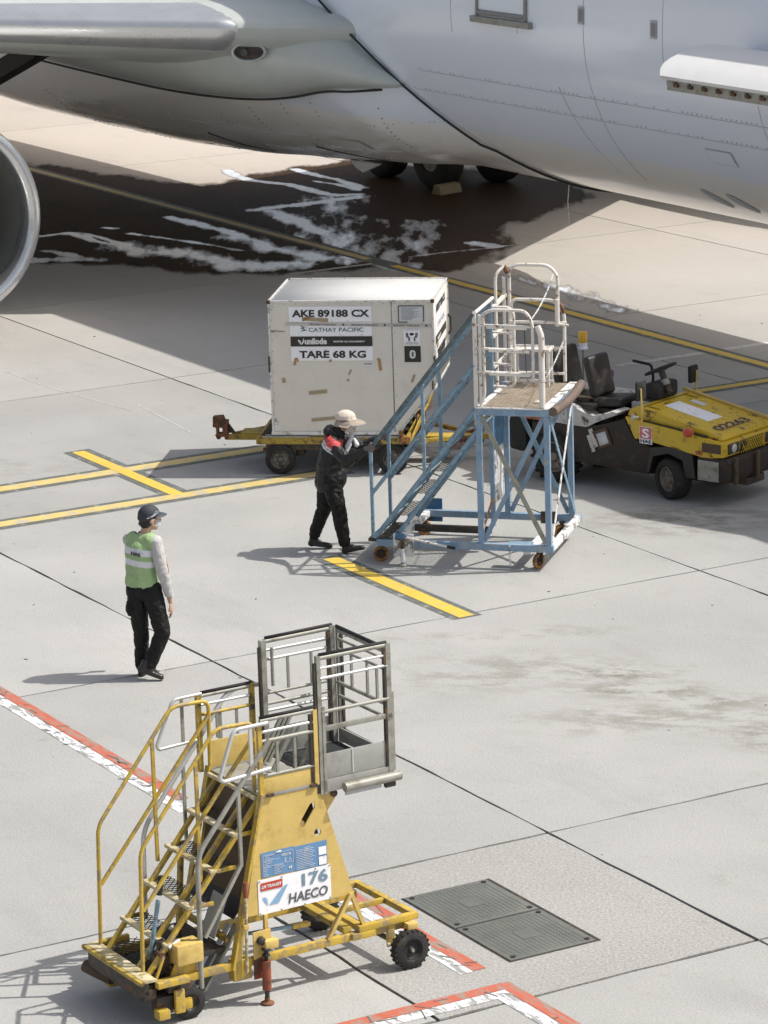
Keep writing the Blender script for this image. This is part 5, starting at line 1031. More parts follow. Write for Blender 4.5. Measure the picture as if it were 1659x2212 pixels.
# steps and stringers
for y in (.06, .22, .70):
    bar(ys, 'stringer', YE, (-2.125, y, .345), (-1.115, y, 1.535), .030, .036, (0, 1, 0))
for (x, z) in ((-1.152, 1.559), (-1.342, 1.314), (-1.540, 1.074), (-1.740, .835), (-1.942, .590)):
    s_ = B(ys, 'step', M['tread'], (x-.012, .04, z-.022), (x+.042, .765, z+.004), .003)
    B(s_, 'step_side', YE, (x+.043, .04, z-.030), (x+.205, .052, z+.002), .002); B(s_, 'step_side', YE, (x+.043, .753, z-.030), (x+.205, .765, z+.002), .002)
    if x > -1.2: B(s_, 'step_plate', M['alup'], (x+.043, .055, z-.006), (x+.205, .75, z+.002), 0)
    else: grating(s_, 'step_mesh', M['meshy'], x+.043, x+.20, .055, .750, z-.002, px=.05, py=.028, t=.005)
quad(ys, 'tower_shade_panel', M['brownd'], [(-1.120, .03, 1.54), (-1.120, .75, 1.54), (-1.285, .75, .74), (-1.285, .03, .74)], .006); quad(ys, 'tower_shade_panel', M['brownd'], [(-.95, .03, 1.55), (-.95, .75, 1.55), (-1.10, .75, .95), (-1.10, .03, .95)], .006)  # dark panels added to paint in the shaded inside of the tower
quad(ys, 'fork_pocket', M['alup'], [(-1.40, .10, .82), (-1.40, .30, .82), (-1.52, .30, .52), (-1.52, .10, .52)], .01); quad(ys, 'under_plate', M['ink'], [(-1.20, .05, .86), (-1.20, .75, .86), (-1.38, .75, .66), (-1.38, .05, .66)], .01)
B(ys, 'rear_tie', M['yellowd'], (-1.46, .03, .50), (-1.42, .76, .54), .003); bar(ys, 'far_prop', M['yellowd'], (-1.50, .70, .35), (-1.45, .70, 1.0), .03, .05, (0, 1, 0)); B(ys, 'low_tie', M['dark'], (-1.75, .05, .42), (-1.45, .72, .46), .005)
# hydraulic unit beside the landing
B(ys, 'battery_box', YF, (-1.905, -.060, .440), (-1.690, .10, .592), .008); plate(ys, 'box_bracket', YE, [(-1.945, .348), (-1.725, .352), (-1.725, .440), (-1.90, .440)], [], .012, lambda u, v, w_: Vector((u, .0+w_, v)))
B(ys, 'pump_body', M['dark'], (-2.02, .06, .36), (-1.91, .18, .50), .02); cyl(ys, 'pump_cylinder', M['dark'], (-1.95, .12, .42), (-1.95, .12, .60), .032, 14); cyl(ys, 'pump_barrel', M['chrome'], (-1.93, .03, .565), (-1.83, .05, .60), .016, 12); cyl(ys, 'valve', M['rust'], (-1.985, .02, .52), (-1.985, .10, .52), .022, 12)
T(ys, 'hydraulic_hose', M['black'], [(-1.90, .10, .56), (-1.905, .10, .65), (-1.84, .12, .685), (-1.775, .13, .66), (-1.765, .14, .58)], .014, .05, 10); T(ys, 'hydraulic_hose', M['black'], [(-2.0, .1, .50), (-1.93, .16, .60), (-1.80, .2, .54), (-1.75, .22, .42)], .011, .05, 8); T(ys, 'hose_fitting', M['alu'], [(-1.88, .10, .672), (-1.84, .12, .685)], .017)
T(ys, 'pump_lever', M['bluer'], [(-2.0, .20, .44), (-1.91, .20, .88)], .0175); cyl(ys, 'lever_grip', M['black'], (-1.903, .20, .92), (-1.874, .20, 1.06), .024, 12); bar(ys, 'stay_rod', YE, (-2.06, .0, .36), (-1.99, .0, .52), .018, .018, (0, 1, 0))
bar(ys, 'ramp_channel', AL, (-1.64, .08, .155), (-1.33, .08, .60), .020, .075, (0, 1, 0)); bar(ys, 'ramp_channel', M['lap'], (-1.66, .13, .18), (-1.37, .13, .60), .012, .06, (0, 1, 0)); bar(ys, 'drag_link', M['brownd'], (-1.52, .40, .36), (-1.30, .40, .72), .03, .06, (0, 1, 0))
# ================================================================ TUG
tg = thing('baggage_tractor', 'grimy yellow open baggage tractor with two black seats, parked right of the blue stair', 'tractor', (3.33, 38.74, 0), rad(-40))
TW = 1.16
def prism(name, m, outline, y0, y1, par=None, bev=.012):
    bm = bmesh.new(); a = [bm.verts.new((x, y0, z)) for x, z in outline]; c = [bm.verts.new((x, y1, z)) for x, z in outline]; n_ = len(a)
    bm.faces.new(a); bm.faces.new(c); [bm.faces.new((a[i], a[(i+1) % n_], c[(i+1) % n_], c[i])) for i in range(n_)]
    if bev: bmesh.ops.bevel(bm, geom=bm.edges[:], offset=bev, segments=2, affect='EDGES', profile=.6)
    return fin(name, bm, m, par or tg, angle=35)
TY, TD, TWH = M['tugy'], M['tugd'], M['tugw']
# front body: lower yellow flanks + bonnet
body = prism('body', TY, [(-.60, .93), (-.46, .68), (-.20, .67), (.40, .59), (.52, .56), (.80, .60), (.80, .765), (.36, .83), (-.33, .90)], .0, TW)
hood = prism('bonnet', TY, [(-.37, .905), (.34, .845), (.745, .772), (.76, .80), (.70, .845), (-.36, 1.045), (-.46, 1.06), (-.56, 1.02), (-.60, .94)], .055, TW-.055)
B(hood, 'bonnet_rim', TY, (-.5, TW-.075, .93), (-.44, TW-.045, .95), .004)
bar(hood, 'bonnet_rim', M['yellow2'], (-.52, TW-.06, 1.085), (.72, TW-.06, .86), .028, .05, (0, 1, 0)); bar(hood, 'bonnet_seam', M['ink'], (-.36, .03, .905), (.55, .03, .822), .007, .05, (0, 1, 0)); bar(hood, 'bonnet_seam', M['ink'], (-.395, .10, 1.053), (-.395, TW-.15, 1.053), .008, .008)
nh = Vector((.185, 0, .983)).normalized()
def on_hood(x, y, off=.004): return Vector((x, y, 1.045-(x+.36)*.2/1.06))+nh*off
def hquad(name, m, pts, off, par): return quad(par, name, m, [on_hood(x, y, off) for x, y in pts], .0015)
hquad('white_patch', M['label'], [(-.33, .68), (.36, .26), (.36, .60), (-.33, 1.0)], .004, hood) if False else hquad('white_patch', M['label'], [(-.28, .36), (.34, .36), (.34, .66), (-.28, .66)], .004, hood)
hquad('small_label', M['labelg'], [(-.22, .78), (-.02, .78), (-.02, .88), (-.22, .88)], .004, hood)
ux = Vector((.983, 0, -.185)); uy = Vector((0, 1, 0)); o_ = on_hood(.63, .18, .006)
mt = Matrix(((0, -ux.x, nh.x, o_.x), (1, 0, nh.y, o_.y), (0, -ux.z, nh.z, o_.z), (0, 0, 0, 1)))
text(hood, '02263', M['yellow2'], .1, mt @ Matrix.Translation((0, 0, -.001)), fit=(.70, .165), bold=.012); text(hood, '02263', M['brownd'], .1, mt @ Matrix.Translation((.012, .01, .001)), fit=(.676, .145), bold=.004)
for y in (.16, TW-.22): bar(hood, 'hinge_strap', M['yellowd'], on_hood(-.38, y, .01), on_hood(-.22, y+.02, .01), .02, .012)
# front face: lamps, grille, bumper
for y0, y1 in ((.08, .31), (TW-.31, TW-.08)):
    lp = B(tg, 'headlight', M['dark'], (.795, y0, .625), (.815, y1, .745), .01); lathe(lp, 'lamp_glass', M['chrome'], [(0, 0), (.004, .045), (.0, .052)], (.817, (y0+y1)/2, .685), (1, 0, 0), 18)
B(tg, 'lamp_housing', M['brownd'], (.50, -.012, .64), (.76, .002, .75), .006); B(tg, 'marker_lamp', M['orangep'], (.41, -.014, .60), (.50, .002, .645), .006)
bm = bmesh.new()
for k in range(12):
    y = .34+k*.045
    bar_bm(bm, (.812, y, .60), (.812, min(y+.10, TW-.34), .745), .008, .006, (1, 0, 0)); bar_bm(bm, (.816, min(y+.10, TW-.34), .60), (.816, y, .745), .008, .006, (1, 0, 0))
stuff(fin('grille', bm, TY, tg)); B(tg, 'grille_back', M['ink'], (.796, .34, .60), (.806, TW-.34, .745), 0)
bp = prism('bumper', TD, [(.42, .29), (.86, .30), (.88, .34), (.88, .55), (.84, .585), (.44, .575)], -.01, TW+.01, bev=.02)
B(bp, 'side_plate', M['alu'], (.45, -.024, .305), (.74, -.011, .545), .004); 
for y in (.10, .55, 1.05): B(bp, 'overrider', M['brownd'], (.881, y-.03, .27), (.92, y+.03, .60), .01)
B(bp, 'tow_plate', M['dark'], (.60, .4, .20), (.86, .76, .29), .01)
# round side reflector, mirrors, company plate
lathe(tg, 'indicator', M['signr'], [(0, 0), (0, .05), (.03, .055), (.05, .04), (.06, 0)], (.33, -.04, .855), (.6, -.8, .1), 16); lathe(tg, 'indicator_cup', M['yellow2'], [(-.05, 0), (-.05, .058), (-.005, .064), (-.005, 0)], (.33, -.04, .855), (.6, -.8, .1), 16)
a = quad(tg, 'company_plate', M['label'], [(-.385, -.006, .640), (-.205, -.006, .640), (-.205, -.006, .845), (-.385, -.006, .845)], .002)
quad(a, 'logo_square', M['pink'], [(-.378, -.0095, .700), (-.212, -.0095, .700), (-.212, -.0095, .838), (-.378, -.0095, .838)], .0008); text(a, 'S', M['label'], .1, facing(-.345, .712, -.0115), fit=(.10, .112), bold=.003); text(a, 'HAS', M['ink'], .1, facing(-.372, .649, -.0095), fit=(.155, .042), bold=.004)
T(tg, 'mirror_arm', M['yellow2'], [(-.335, -.02, .88), (-.335, -.04, 1.30)], .012); B(tg, 'mirror', M['black'], (-.385, -.09, 1.15), (-.350, .10, 1.38), .02, Matrix.Identity(4)); lathe(tg, 'horn', M['chrome'], [(0, .01), (.05, .02), (.08, .045)], (-.38, -.02, .95), (-.5, -.8, .1), 14)
T(tg, 'mirror_arm', M['yellow2'], [(-.40, TW+.03, .95), (-.40, TW+.05, 1.30)], .012); B(tg, 'mirror', M['black'], (-.46, TW-.06, 1.15), (-.41, TW+.10, 1.36), .02)
# middle: grimy sill, floor, rear fender
prism('sill', TD, [(-2.0, .30), (-.30, .26), (-.22, .60), (-.50, .66), (-.62, .90), (-1.12, .73), (-2.0, .72)], .03, TW-.03, bev=.015)
prism('underbody', M['ink'], [(-2.1, .24), (.42, .22), (.42, .50), (-2.1, .52)], .22, TW-.22, bev=0)
fn = prism('rear_fender', TWH, [(-2.12, .74), (-1.16, .735), (-1.05, .80), (-.74, .925), (-.70, .965), (-.80, .975), (-1.07, .865), (-1.16, .88), (-1.30, .975), (-1.42, 1.0), (-2.10, .99), (-2.17, .90)], -.005, .30, bev=.02)
prism('rear_fender', TWH, [(-2.12, .74), (-1.16, .735), (-1.05, .80), (-.74, .925), (-.80, .975), (-1.07, .865), (-1.30, .975), (-2.10, .99), (-2.17, .90)], TW-.30, TW+.005, bev=.02); B(fn, 'orange_panel', M['orangep'], (-2.16, -.012, .745), (-1.80, .004, .90), .004)
B(tg, 'tail_deck', TD, (-2.15, .30, .80), (-1.45, TW-.30, .93), .02); B(tg, 'footwell', M['dark'], (-1.30, .05, .60), (-.50, TW-.05, .73), .01)
ob = B(tg, 'cover_plate', TWH, (-1.10, .012, .50), (-1.04, .028, .73), .003, Matrix.Translation((-1.07, 0, .6)) @ Matrix.Rotation(rad(-24), 4, 'Y') @ Matrix.Translation((1.07, 0, -.6)))
mtx = Matrix.Translation((-.93, 0, .62)) @ Matrix.Rotation(rad(-22), 4, 'Y') @ Matrix.Translation((.93, 0, -.62))
B(tg, 'side_hatch', M['brownd'], (-1.03, .008, .52), (-.83, .028, .74), .006, mtx); B(tg, 'side_sticker', M['labelg'], (-1.0, .002, .55), (-.86, .007, .70), 0, mtx); B(tg, 'cover_plate', TWH, (-1.15, .010, .51), (-1.10, .028, .72), .003, mtx)
# big rear buffer, wheels
prism('rear_buffer', M['black'], [(-2.36, .32), (-2.18, .30), (-2.12, .38), (-2.12, .66), (-2.20, .74), (-2.36, .72), (-2.40, .60), (-2.40, .42)], .06, TW-.06, bev=.03)
for x, R, w_ in ((0.02, .245, .23), (-1.68, .31, .24)):
    for y in (.10, TW-.10): wheel(tg, (x, y, R), (.34, .94, 0) if x > -1 else (0, 1, 0), R, w_, rim=.60, hub=M['alu'], treads=20 if x < -1 else 0, n=36, m_rim=mat('tug_rim', (.20, .17, .14), .45, .3, .2, 10) if 'tug_rim' not in bpy.data.materials else bpy.data.materials['tug_rim'])
prism('wheel_arch', M['ink'], [(-.30, .30), (-.24, .60), (.10, .655), (.36, .585), (.40, .30), (.26, .30), (.22, .5), (.02, .56), (-.20, .5), (-.26, .30)], .0, .24, bev=0)
# seats
def seat(y, x, s=1., dz=0.):
    g = bpy.data.objects.new('seat', None); COL.objects.link(g); g.parent = tg
    mt = Matrix.Translation((x, y, 1.02+dz)) @ Matrix.Rotation(rad(-14), 4, 'Y')
    bm = bmesh.new(); box_bm(bm, (-.05, -.21*s, .0), (.06, .21*s, .50*s), mt, 0)
    es = [e for e in bm.edges]; bmesh.ops.bevel(bm, geom=es, offset=.045, segments=3, affect='EDGES', profile=.5); fin('backrest', bm, M['seat'], g, angle=50)
    bm = bmesh.new(); box_bm(bm, (-.02, -.21*s, -.09), (.40, .21*s, .02), Matrix.Translation((x, y, 1.0+dz)) @ Matrix.Rotation(rad(-6), 4, 'Y'), 0); bmesh.ops.bevel(bm, geom=bm.edges[:], offset=.035, segments=3, affect='EDGES', profile=.5); fin('cushion', bm, M['seat'], g, angle=50)
    B(g, 'seat_base', M['dark'], (x+.0, y-.17, .80), (x+.34, y+.17, .905+dz), .01)
seat(.40, -1.20, 1.0, .03); seat(.60, -1.82, 1.15, -.04)
ph = B(tg, 'cloth_bundle', M['purple'], (-1.42, .62, 1.18), (-1.28, .76, 1.30), .05)
T(tg, 'armrest', M['black'], [(-1.15, .95, 1.38), (-.88, .95, 1.36), (-.85, .95, 1.18), (-.90, .95, 1.08)], .018, .05); T(tg, 'grab_bar', M['alu'], [(-1.10, .95, 1.12), (-.80, .95, 1.06), (-.78, .95, .95)], .018, .03); T(tg, 'grab_bar', M['alu'], [(-1.10, .95, 1.05), (-.85, .90, 1.02)], .016)
# steering wheel and dash
bm = bmesh.new(); c = Vector((-.50, .60, 1.41)); ax_ = Vector((-.42, 0, .90)).normalized(); u_, v_ = basis(ax_)
tube_bm(bm, [c+u_*.19*math.cos(t)+v_*.19*math.sin(t) for t in [k*math.pi/14 for k in range(28)]], .015, 8, True)
sw = fin('steering_wheel', bm, M['black'], tg, angle=60)
for t in (0.5, 2.6, 4.7): bar(sw, 'spoke', M['black'], c-ax_*.03, c+u_*.18*math.cos(t)+v_*.18*math.sin(t), .02, .012)
cyl(tg, 'steering_column', M['dark'], c-ax_*.02, c-ax_*.30, .04, 12); cyl(tg, 'column_collar', M['alu'], c-ax_*.13, c-ax_*.20, .05, 14); B(tg, 'dashboard', M['black'], (-.62, .42, 1.06), (-.42, .86, 1.26), .05); B(tg, 'dash_base', M['dark'], (-.66, .40, .85), (-.48, .88, 1.07), .02); B(tg, 'dash_side', M['alup'], (-.70, .28, .90), (-.52, .40, 1.05), .01)
T(tg, 'gear_lever', M['dark'], [(-.78, .45, .75), (-.80, .45, 1.02)], .012); B(tg, 'console', M['black'], (-.95, .46, .73), (-.70, .72, .95), .04)
# clutter between seats and beacon
for x, y, z, m_ in ((-1.28, .18, .965, 'seat'), (-1.42, .30, 1.0, 'brownd'), (-1.05, .30, .84, 'seat'), (-1.60, .22, 1.02, 'dark')): B(tg, 'loose_cover', M[m_], (x-.16, y-.12, z-.03), (x+.16, y+.12, z+.035), .025, Matrix.Identity(4))
T(tg, 'loose_strap', M['tape'], [(-1.55, .08, 1.02), (-1.42, .12, 1.07), (-1.30, .22, 1.05), (-1.18, .28, 1.02)], .014, .05); T(tg, 'loose_cable', M['black'], [(-1.62, .02, .95), (-1.66, -.02, 1.10), (-1.58, .02, 1.14), (-1.54, .06, 1.0)], .016, .04)
cyl(tg, 'beacon_pole', M['alu'], (-1.86, .90, .93), (-1.86, .90, 1.46), .013, 10); lathe(tg, 'beacon_base', M['label'], [(0, 0), (0, .065), (.02, .065), (.025, .052), (.08, .052), (.08, 0)], (-1.86, .90, 1.46), (0, 0, 1), 20); lathe(tg, 'beacon_lens', M['amber'], [(0, .052), (.12, .056), (.135, .05), (.14, 0)], (-1.86, .90, 1.541), (0, 0, 1), 20)
# ================================================================ PEOPLE
def capsule_bm(bm, p0, p1, r0, r1, n=14, flat=1., side=None):
    p0 = Vector(p0); p1 = Vector(p1); d = p1-p0; L_ = max(d.length, 1e-5); dn = d/L_ if d.length > 1e-5 else Vector((0, 0, 1))
    if side is None: x, y = basis(dn)
    else: x = Vector(side); x = (x-dn*x.dot(dn)).normalized(); y = dn.cross(x)
    rings = []
    prof = [(-r0*math.cos(t), r0*math.sin(t)) for t in (0.0, .5, 1.0, 1.35)]+[(0, r0), (L_, r1)]+[(L_+r1*math.cos(t), r1*math.sin(t)) for t in (1.35, 1.0, .5, 0.)]
    for h, r in prof:
        if r < 1e-6: rings.append([bm.verts.new(p0+dn*h)]); continue
        rings.append([bm.verts.new(p0+dn*h+x*r*math.cos(2*math.pi*k/n)+y*r*flat*math.sin(2*math.pi*k/n)) for k in range(n)])
    for A, C in zip(rings, rings[1:]):
        for k in range(n):
            u = []
            for v in (A[k % len(A)], A[(k+1) % len(A)], C[(k+1) % len(C)], C[k % len(C)]):
                if v not in u: u.append(v)
            if len(u) > 2: bm.faces.new(u)
def ell_bm(bm, c, r, rz=0., tilt=0., n=14):
    res = bmesh.ops.create_uvsphere(bm, u_segments=n, v_segments=10, radius=1)
    mt = Matrix.Translation(c) @ Matrix.Rotation(rz, 4, 'Z') @ Matrix.Rotation(tilt, 4, 'Y') @ Matrix.Diagonal((*r, 1))
    bmesh.ops.transform(bm, matrix=mt, verts=res['verts'])
def blob(name, m, parent, shapes, vox=.008, smooth=6, wr=0., wsc=14, cut=None, mats=None, pick=None):
    """union of the shapes, voxel-remeshed into one continuous skin, with cloth folds"""
    bm = bmesh.new()
    for s in shapes:
        if s[0] == 'c': capsule_bm(bm, *s[1:5], **(s[5] if len(s) > 5 else {}))
        else: ell_bm(bm, *s[1:3], **(s[3] if len(s) > 3 else {}))
    bmesh.ops.recalc_face_normals(bm, faces=bm.faces)
    me = bpy.data.meshes.new('t'); bm.to_mesh(me); bm.free(); o = bpy.data.objects.new('t', me); COL.objects.link(o)
    r = o.modifiers.new('r', 'REMESH'); r.mode = 'VOXEL'; r.voxel_size = vox
    s_ = o.modifiers.new('s', 'SMOOTH'); s_.iterations = smooth; s_.factor = .5
    dg = bpy.context.evaluated_depsgraph_get(); dg.update(); me2 = bpy.data.meshes.new_from_object(o.evaluated_get(dg)); bpy.data.objects.remove(o)
    bm = bmesh.new(); bm.from_mesh(me2)
    if cut: bmesh.ops.delete(bm, geom=[v for v in bm.verts if cut(v.co)], context='VERTS')
    if wr:
        bm.normal_update()
        for v in bm.verts:
            q = Vector((v.co.x*wsc, v.co.y*wsc, v.co.z*wsc*.8)); f = noise.noise(q)*.6+(1-abs(noise.noise(q*1.7+Vector((3, 1, 7))))*2)*.6-.3
            v.co += v.normal*f*wr
    me3 = bpy.data.meshes.new(name); bm.to_mesh(me3); bm.free(); bpy.data.meshes.remove(me2)
    for mm in (mats or [m]): me3.materials.append(mm)
    if pick:
        for p in me3.polygons: p.material_index = pick(p.center, p.normal)
    return link(name, me3, None, parent, True)
def grip(center, axis, out, r=.026, sgn=1):
    """four fingers and a thumb closed round a rail that runs along axis; out = direction from the rail to the palm"""
    c = Vector(center); a = Vector(axis).normalized(); o = Vector(out); o = (o-a*o.dot(a)).normalized(); t = a.cross(o); S_ = []
    S_.append(('c', c+o*(r+.012)-a*.030, c+o*(r+.012)+a*.030, .020, .020))
    for i in range(4):
        k = (i-1.5)*.0205; ln = (1.0, 1.08, 1.03, .88)[i]; P = [c+a*k+(o*math.cos(an)+t*math.sin(an)*sgn)*(r+.010) for an in (.1, .95*ln, 1.9*ln, 2.75*ln)]
        for j in range(3): S_.append(('c', P[j], P[j+1], .0098-.0008*j, .0092-.0008*j))
    P = [c-a*.042+(o*math.cos(an)-t*math.sin(an)*sgn)*(r+.011)+a*(.02*q) for q, an in enumerate((.0, .9, 1.7))]
    for j in range(2): S_.append(('c', P[j], P[j+1], .0115, .010))
    return S_
def relaxed(wrist, d, side, s=1.):
    w_ = Vector(wrist); d = Vector(d).normalized(); n_ = Vector(side).normalized(); x = d.cross(n_).normalized(); S_ = []
    pc = w_+d*.055; S_.append(('c', w_+d*.015, w_+d*.075, .024, .036, dict(flat=.42, side=x)))
    for i in range(4):
        k = (i-1.5)*.0195; l = (.068, .078, .073, .058)[i]; b0 = w_+d*.092+x*k; P = [b0, b0+d*l*.45+n_*.006, b0+d*l*.78+n_*.020, b0+d*l+n_*.038]
        for j in range(3): S_.append(('c', P[j], P[j+1], .0095-.0008*j, .0088-.0008*j))
    b0 = w_+d*.03-x*.028; P = [b0, b0+d*.03-x*.018+n_*.01, b0+d*.058-x*.016+n_*.02]
    for j in range(2): S_.append(('c', P[j], P[j+1], .012-.001*j, .011-.001*j))
    return S_
def head(c, yaw, s=1., tilt=0.):
    """skull, jaw, nose, ears, lips and brow; yaw = direction of the face in the xy plane"""
    c = Vector(c); f = Vector((math.cos(yaw), math.sin(yaw), 0)); l = Vector((-f.y, f.x, 0)); u = Vector((0, 0, 1))
    return [('e', c+u*.025, (.094, .076, .098), dict(rz=yaw)), ('e', c-u*.035+f*.025, (.062, .056, .075), dict(rz=yaw)), ('c', c-u*.085+f*.045, c-u*.09+f*.055, .028, .024),
            ('c', c+f*.088+u*.012, c+f*.108-u*.022, .009, .014), ('c', c+f*.084+u*.035+l*.025, c+f*.084+u*.035-l*.025, .014, .014), ('c', c+f*.088-u*.052+l*.015, c+f*.088-u*.052-l*.015, .009, .009),
            ('e', c+l*.078-f*.005-u*.008, (.022, .009, .032), dict(rz=yaw)), ('e', c-l*.078-f*.005-u*.008, (.022, .009, .032), dict(rz=yaw))]
def eyes(par, c, yaw):
    c = Vector(c); f = Vector((math.cos(yaw), math.sin(yaw), 0)); l = Vector((-f.y, f.x, 0))
    for s in (-1, 1):
        bm = bmesh.new(); ell_bm(bm, c+f*.080+l*.031*s+Vector((0, 0, .012)), (.012, .013, .010)); e_ = fin('eye', bm, M['label'], par, True)
        bm = bmesh.new(); ell_bm(bm, c+f*.090+l*.031*s+Vector((0, 0, .012)), (.004, .006, .006)); fin('iris', bm, M['ink'], e_, True)
def shoe(par, heel, toe, m=None, h=.075, w_=.044):
    heel = Vector(heel); toe = Vector(toe); d = (toe-heel).normalized(); u = Vector((0, 0, 1)); u = (u-d*u.dot(d)).normalized(); s = d.cross(u); L_ = (toe-heel).length
    sh = [('c', heel+d*.035+u*.035, heel+d*.12+u*.035, .036, .036, dict(flat=.95, side=s)), ('c', heel+d*.10+u*.036, toe-d*.045+u*.030, .038, .034, dict(flat=.72, side=s)), ('c', heel+d*.045+u*.03, heel+d*.058+u*.115, .038, .043), ('c', heel+d*.06+u*.07, heel+d*.13+u*.05, .038, .034), ('c', heel+d*.03+u*.014, toe-d*.04+u*.014, .030, .036, dict(flat=.40, side=s))]
    return blob('shoe', m or M['shoe'], par, sh, .006, 2)
# ---- worker pushing the blue stair
p2 = thing('person', 'worker in black jacket, red shoulder patch and beige sun hat pushing the blue stair', 'person', (-.61, 36.85, 0), rad(-12))
HN = Vector((.612, -.473, 1.300)); HF = Vector((.617, .274, 1.260)); HC = (.225, .0, 1.485); FY = rad(-6)
rail_ax = (.65, -.05, .78)
body = [('c', (.02, .0, .88), (.03, 0, 1.02), .12, .115, dict(flat=1.25, side=(1, 0, 0))), ('c', (.03, 0, 1.02), (.08, 0, 1.22), .115, .115, dict(flat=1.35, side=(1, 0, 0))), ('c', (.09, -.14, 1.27), (.09, .14, 1.27), .07, .07), ('c', (.10, 0, 1.30), (.17, 0, 1.42), .06, .052),
 ('c', (.03, -.09, .88), (.13, -.10, .48), .085, .058), ('c', (.13, -.10, .48), (.19, -.10, .09), .055, .038), ('c', (-.01, .09, .88), (-.07, .10, .46), .085, .058), ('c', (-.07, .10, .46), (-.20, .10, .12), .055, .038),
 ('c', (.19, -.10, .05), (.36, -.10, .07), .035, .03), ('c', (-.22, .10, .06), (-.05, .10, .04), .035, .03),
 ('c', (.11, -.17, 1.26), (.30, -.30, 1.10), .046, .040), ('c', (.30, -.30, 1.10), tuple(HN+Vector((-.07, .04, -.02))), .038, .027), ('c', tuple(HN+Vector((-.07, .04, -.02))), tuple(HN+Vector((-.035, .01, 0))), .026, .02),
 ('c', (.11, .17, 1.26), (.36, .24, 1.15), .046, .040), ('c', (.36, .24, 1.15), tuple(HF+Vector((-.07, -.01, -.02))), .038, .027), ('c', tuple(HF+Vector((-.07, -.01, -.02))), tuple(HF+Vector((-.035, 0, 0))), .026, .02)]
body += head(HC, FY)+grip(HN, rail_ax, (-.75, .25, .55), .025, 1)+grip(HF, rail_ax, (-.85, -.05, .45), .025, 1)
def pk(c, n_): return 1 if c.x > .50 and c.z > 1.1 else (2 if c.z < .25 else 0)
blob('body', M['skin'], p2, body, .0065, 3, mats=[M['skin'], M['glove'], M['sock']], pick=pk); eyes(p2, HC, FY)
tr = [('c', (.02, 0, .90), (.02, 0, .84), .135, .125, dict(flat=1.2, side=(1, 0, 0))), ('c', (.045, -.09, .86), (.13, -.105, .52), .115, .088), ('c', (.13, -.105, .52), (.185, -.10, .13), .088, .066), ('c', (-.02, .09, .86), (-.08, .10, .47), .115, .088), ('c', (-.08, .10, .47), (-.205, .10, .16), .086, .064), ('e', (.10, -.20, .62), (.07, .03, .09)), ('e', (.155, -.155, .36), (.05, .03, .07))]
blob('trousers', M['trouser'], p2, tr, .008, 5, .014, 13, cut=lambda c: c.z < .062)
jk = [('c', (.015, 0, .80), (.035, 0, 1.0), .165, .155, dict(flat=1.22, side=(1, 0, 0))), ('c', (.035, 0, 1.0), (.085, 0, 1.22), .155, .14, dict(flat=1.32, side=(1, 0, 0))), ('c', (.095, -.14, 1.27), (.095, .14, 1.27), .085, .085), ('c', (.10, 0, 1.30), (.125, 0, 1.385), .10, .085), ('c', (.06, 0, 1.33), (.045, 0, 1.39), .075, .060),
 ('c', (.11, -.18, 1.255), (.29, -.31, 1.105), .078, .070), ('c', (.29, -.31, 1.105), tuple(HN+Vector((-.10, .06, -.045))), .070, .043), ('c', (.11, .18, 1.255), (.35, .25, 1.155), .078, .068), ('c', (.35, .25, 1.155), tuple(HF+Vector((-.10, -.015, -.03))), .066, .043), ('e', (.115, -.02, .86), (.10, .15, .15))]
def jm(c, n_):
    xb = c.x-.10*(c.z-1.0)
    if c.y < -.02 and c.x < .20 and c.z > 1.14 and (abs(c.y) < .27):
        h = c.z+ .55*(c.x-.10)
        if 1.232 < h < 1.345 and c.z < 1.36: return 1
        if 1.150 < h <= 1.192 or 1.205 < h <= 1.232: return 2
    if c.x > .17 and 1.02 < c.z < 1.25 and abs(c.y) < .12 and c.x < .20+.0: return 0
    return 0
blob('jacket', M['jacket'], p2, jk, .0075, 5, .013, 11, cut=lambda c: c.z < .705 or (c.x-.10)**2*.6+c.y**2 < .0045 and c.z > 1.42, mats=[M['jacket'], M['redc'], M['refl']], pick=jm)
# front reflective sash and hanging white scarf
c_ = [('c', (.205, -.10, 1.03), (.235, -.085, 1.16), .020, .022), ('c', (.235, -.085, 1.16), (.265, -.05, 1.24), .022, .03)]
blob('reflective_sash', M['refl'], p2, c_, .006, 3); blob('scarf', M['whitec'], p2, [('c', (.295, .02, 1.43), (.285, -.03, 1.30), .034, .022), ('c', (.285, -.03, 1.30), (.24, -.06, 1.22), .022, .028), ('e', (.27, 0, 1.42), (.05, .055, .05)), ('c', (.33, .03, 1.22), (.30, .06, 1.27), .03, .02)], .006, 4, .004, 20)
hc = Vector(HC)
hat = blob('sun_hat', M['hat'], p2, [('e', hc+Vector((-.005, 0, .055)), (.118, .098, .080)), ('e', hc+Vector((.01, 0, .030)), (.112, .098, .045))], .006, 4, .003, 25, cut=lambda c: c.z < hc.z+.012)
bm = bmesh.new(); R_ = []       # wide drooping brim and neck flap
for k in range(33):
    t = rad(-150+300*k/32); w_ = .035+.085*max(0, math.cos(t))**.7; row = []
    for j in range(5):
        s = j/4; droop = -.028*s*s-.02*s+(.018*s*max(0, math.cos(t)) if abs(t) < 1.2 else -.02*s)
        row.append(bm.verts.new(hc+Vector(((.108+w_*s)*math.cos(t)-.002, (.095+w_*s*.8)*math.sin(t), .030+droop-.012*math.cos(t)))))
    R_.append(row)
for A, C in zip(R_, R_[1:]):
    for j in range(4): bm.faces.new((A[j], A[j+1], C[j+1], C[j]))
bmesh.ops.solidify(bm, geom=bm.faces[:], thickness=.004); fin('brim', bm, M['hat'], hat, True)
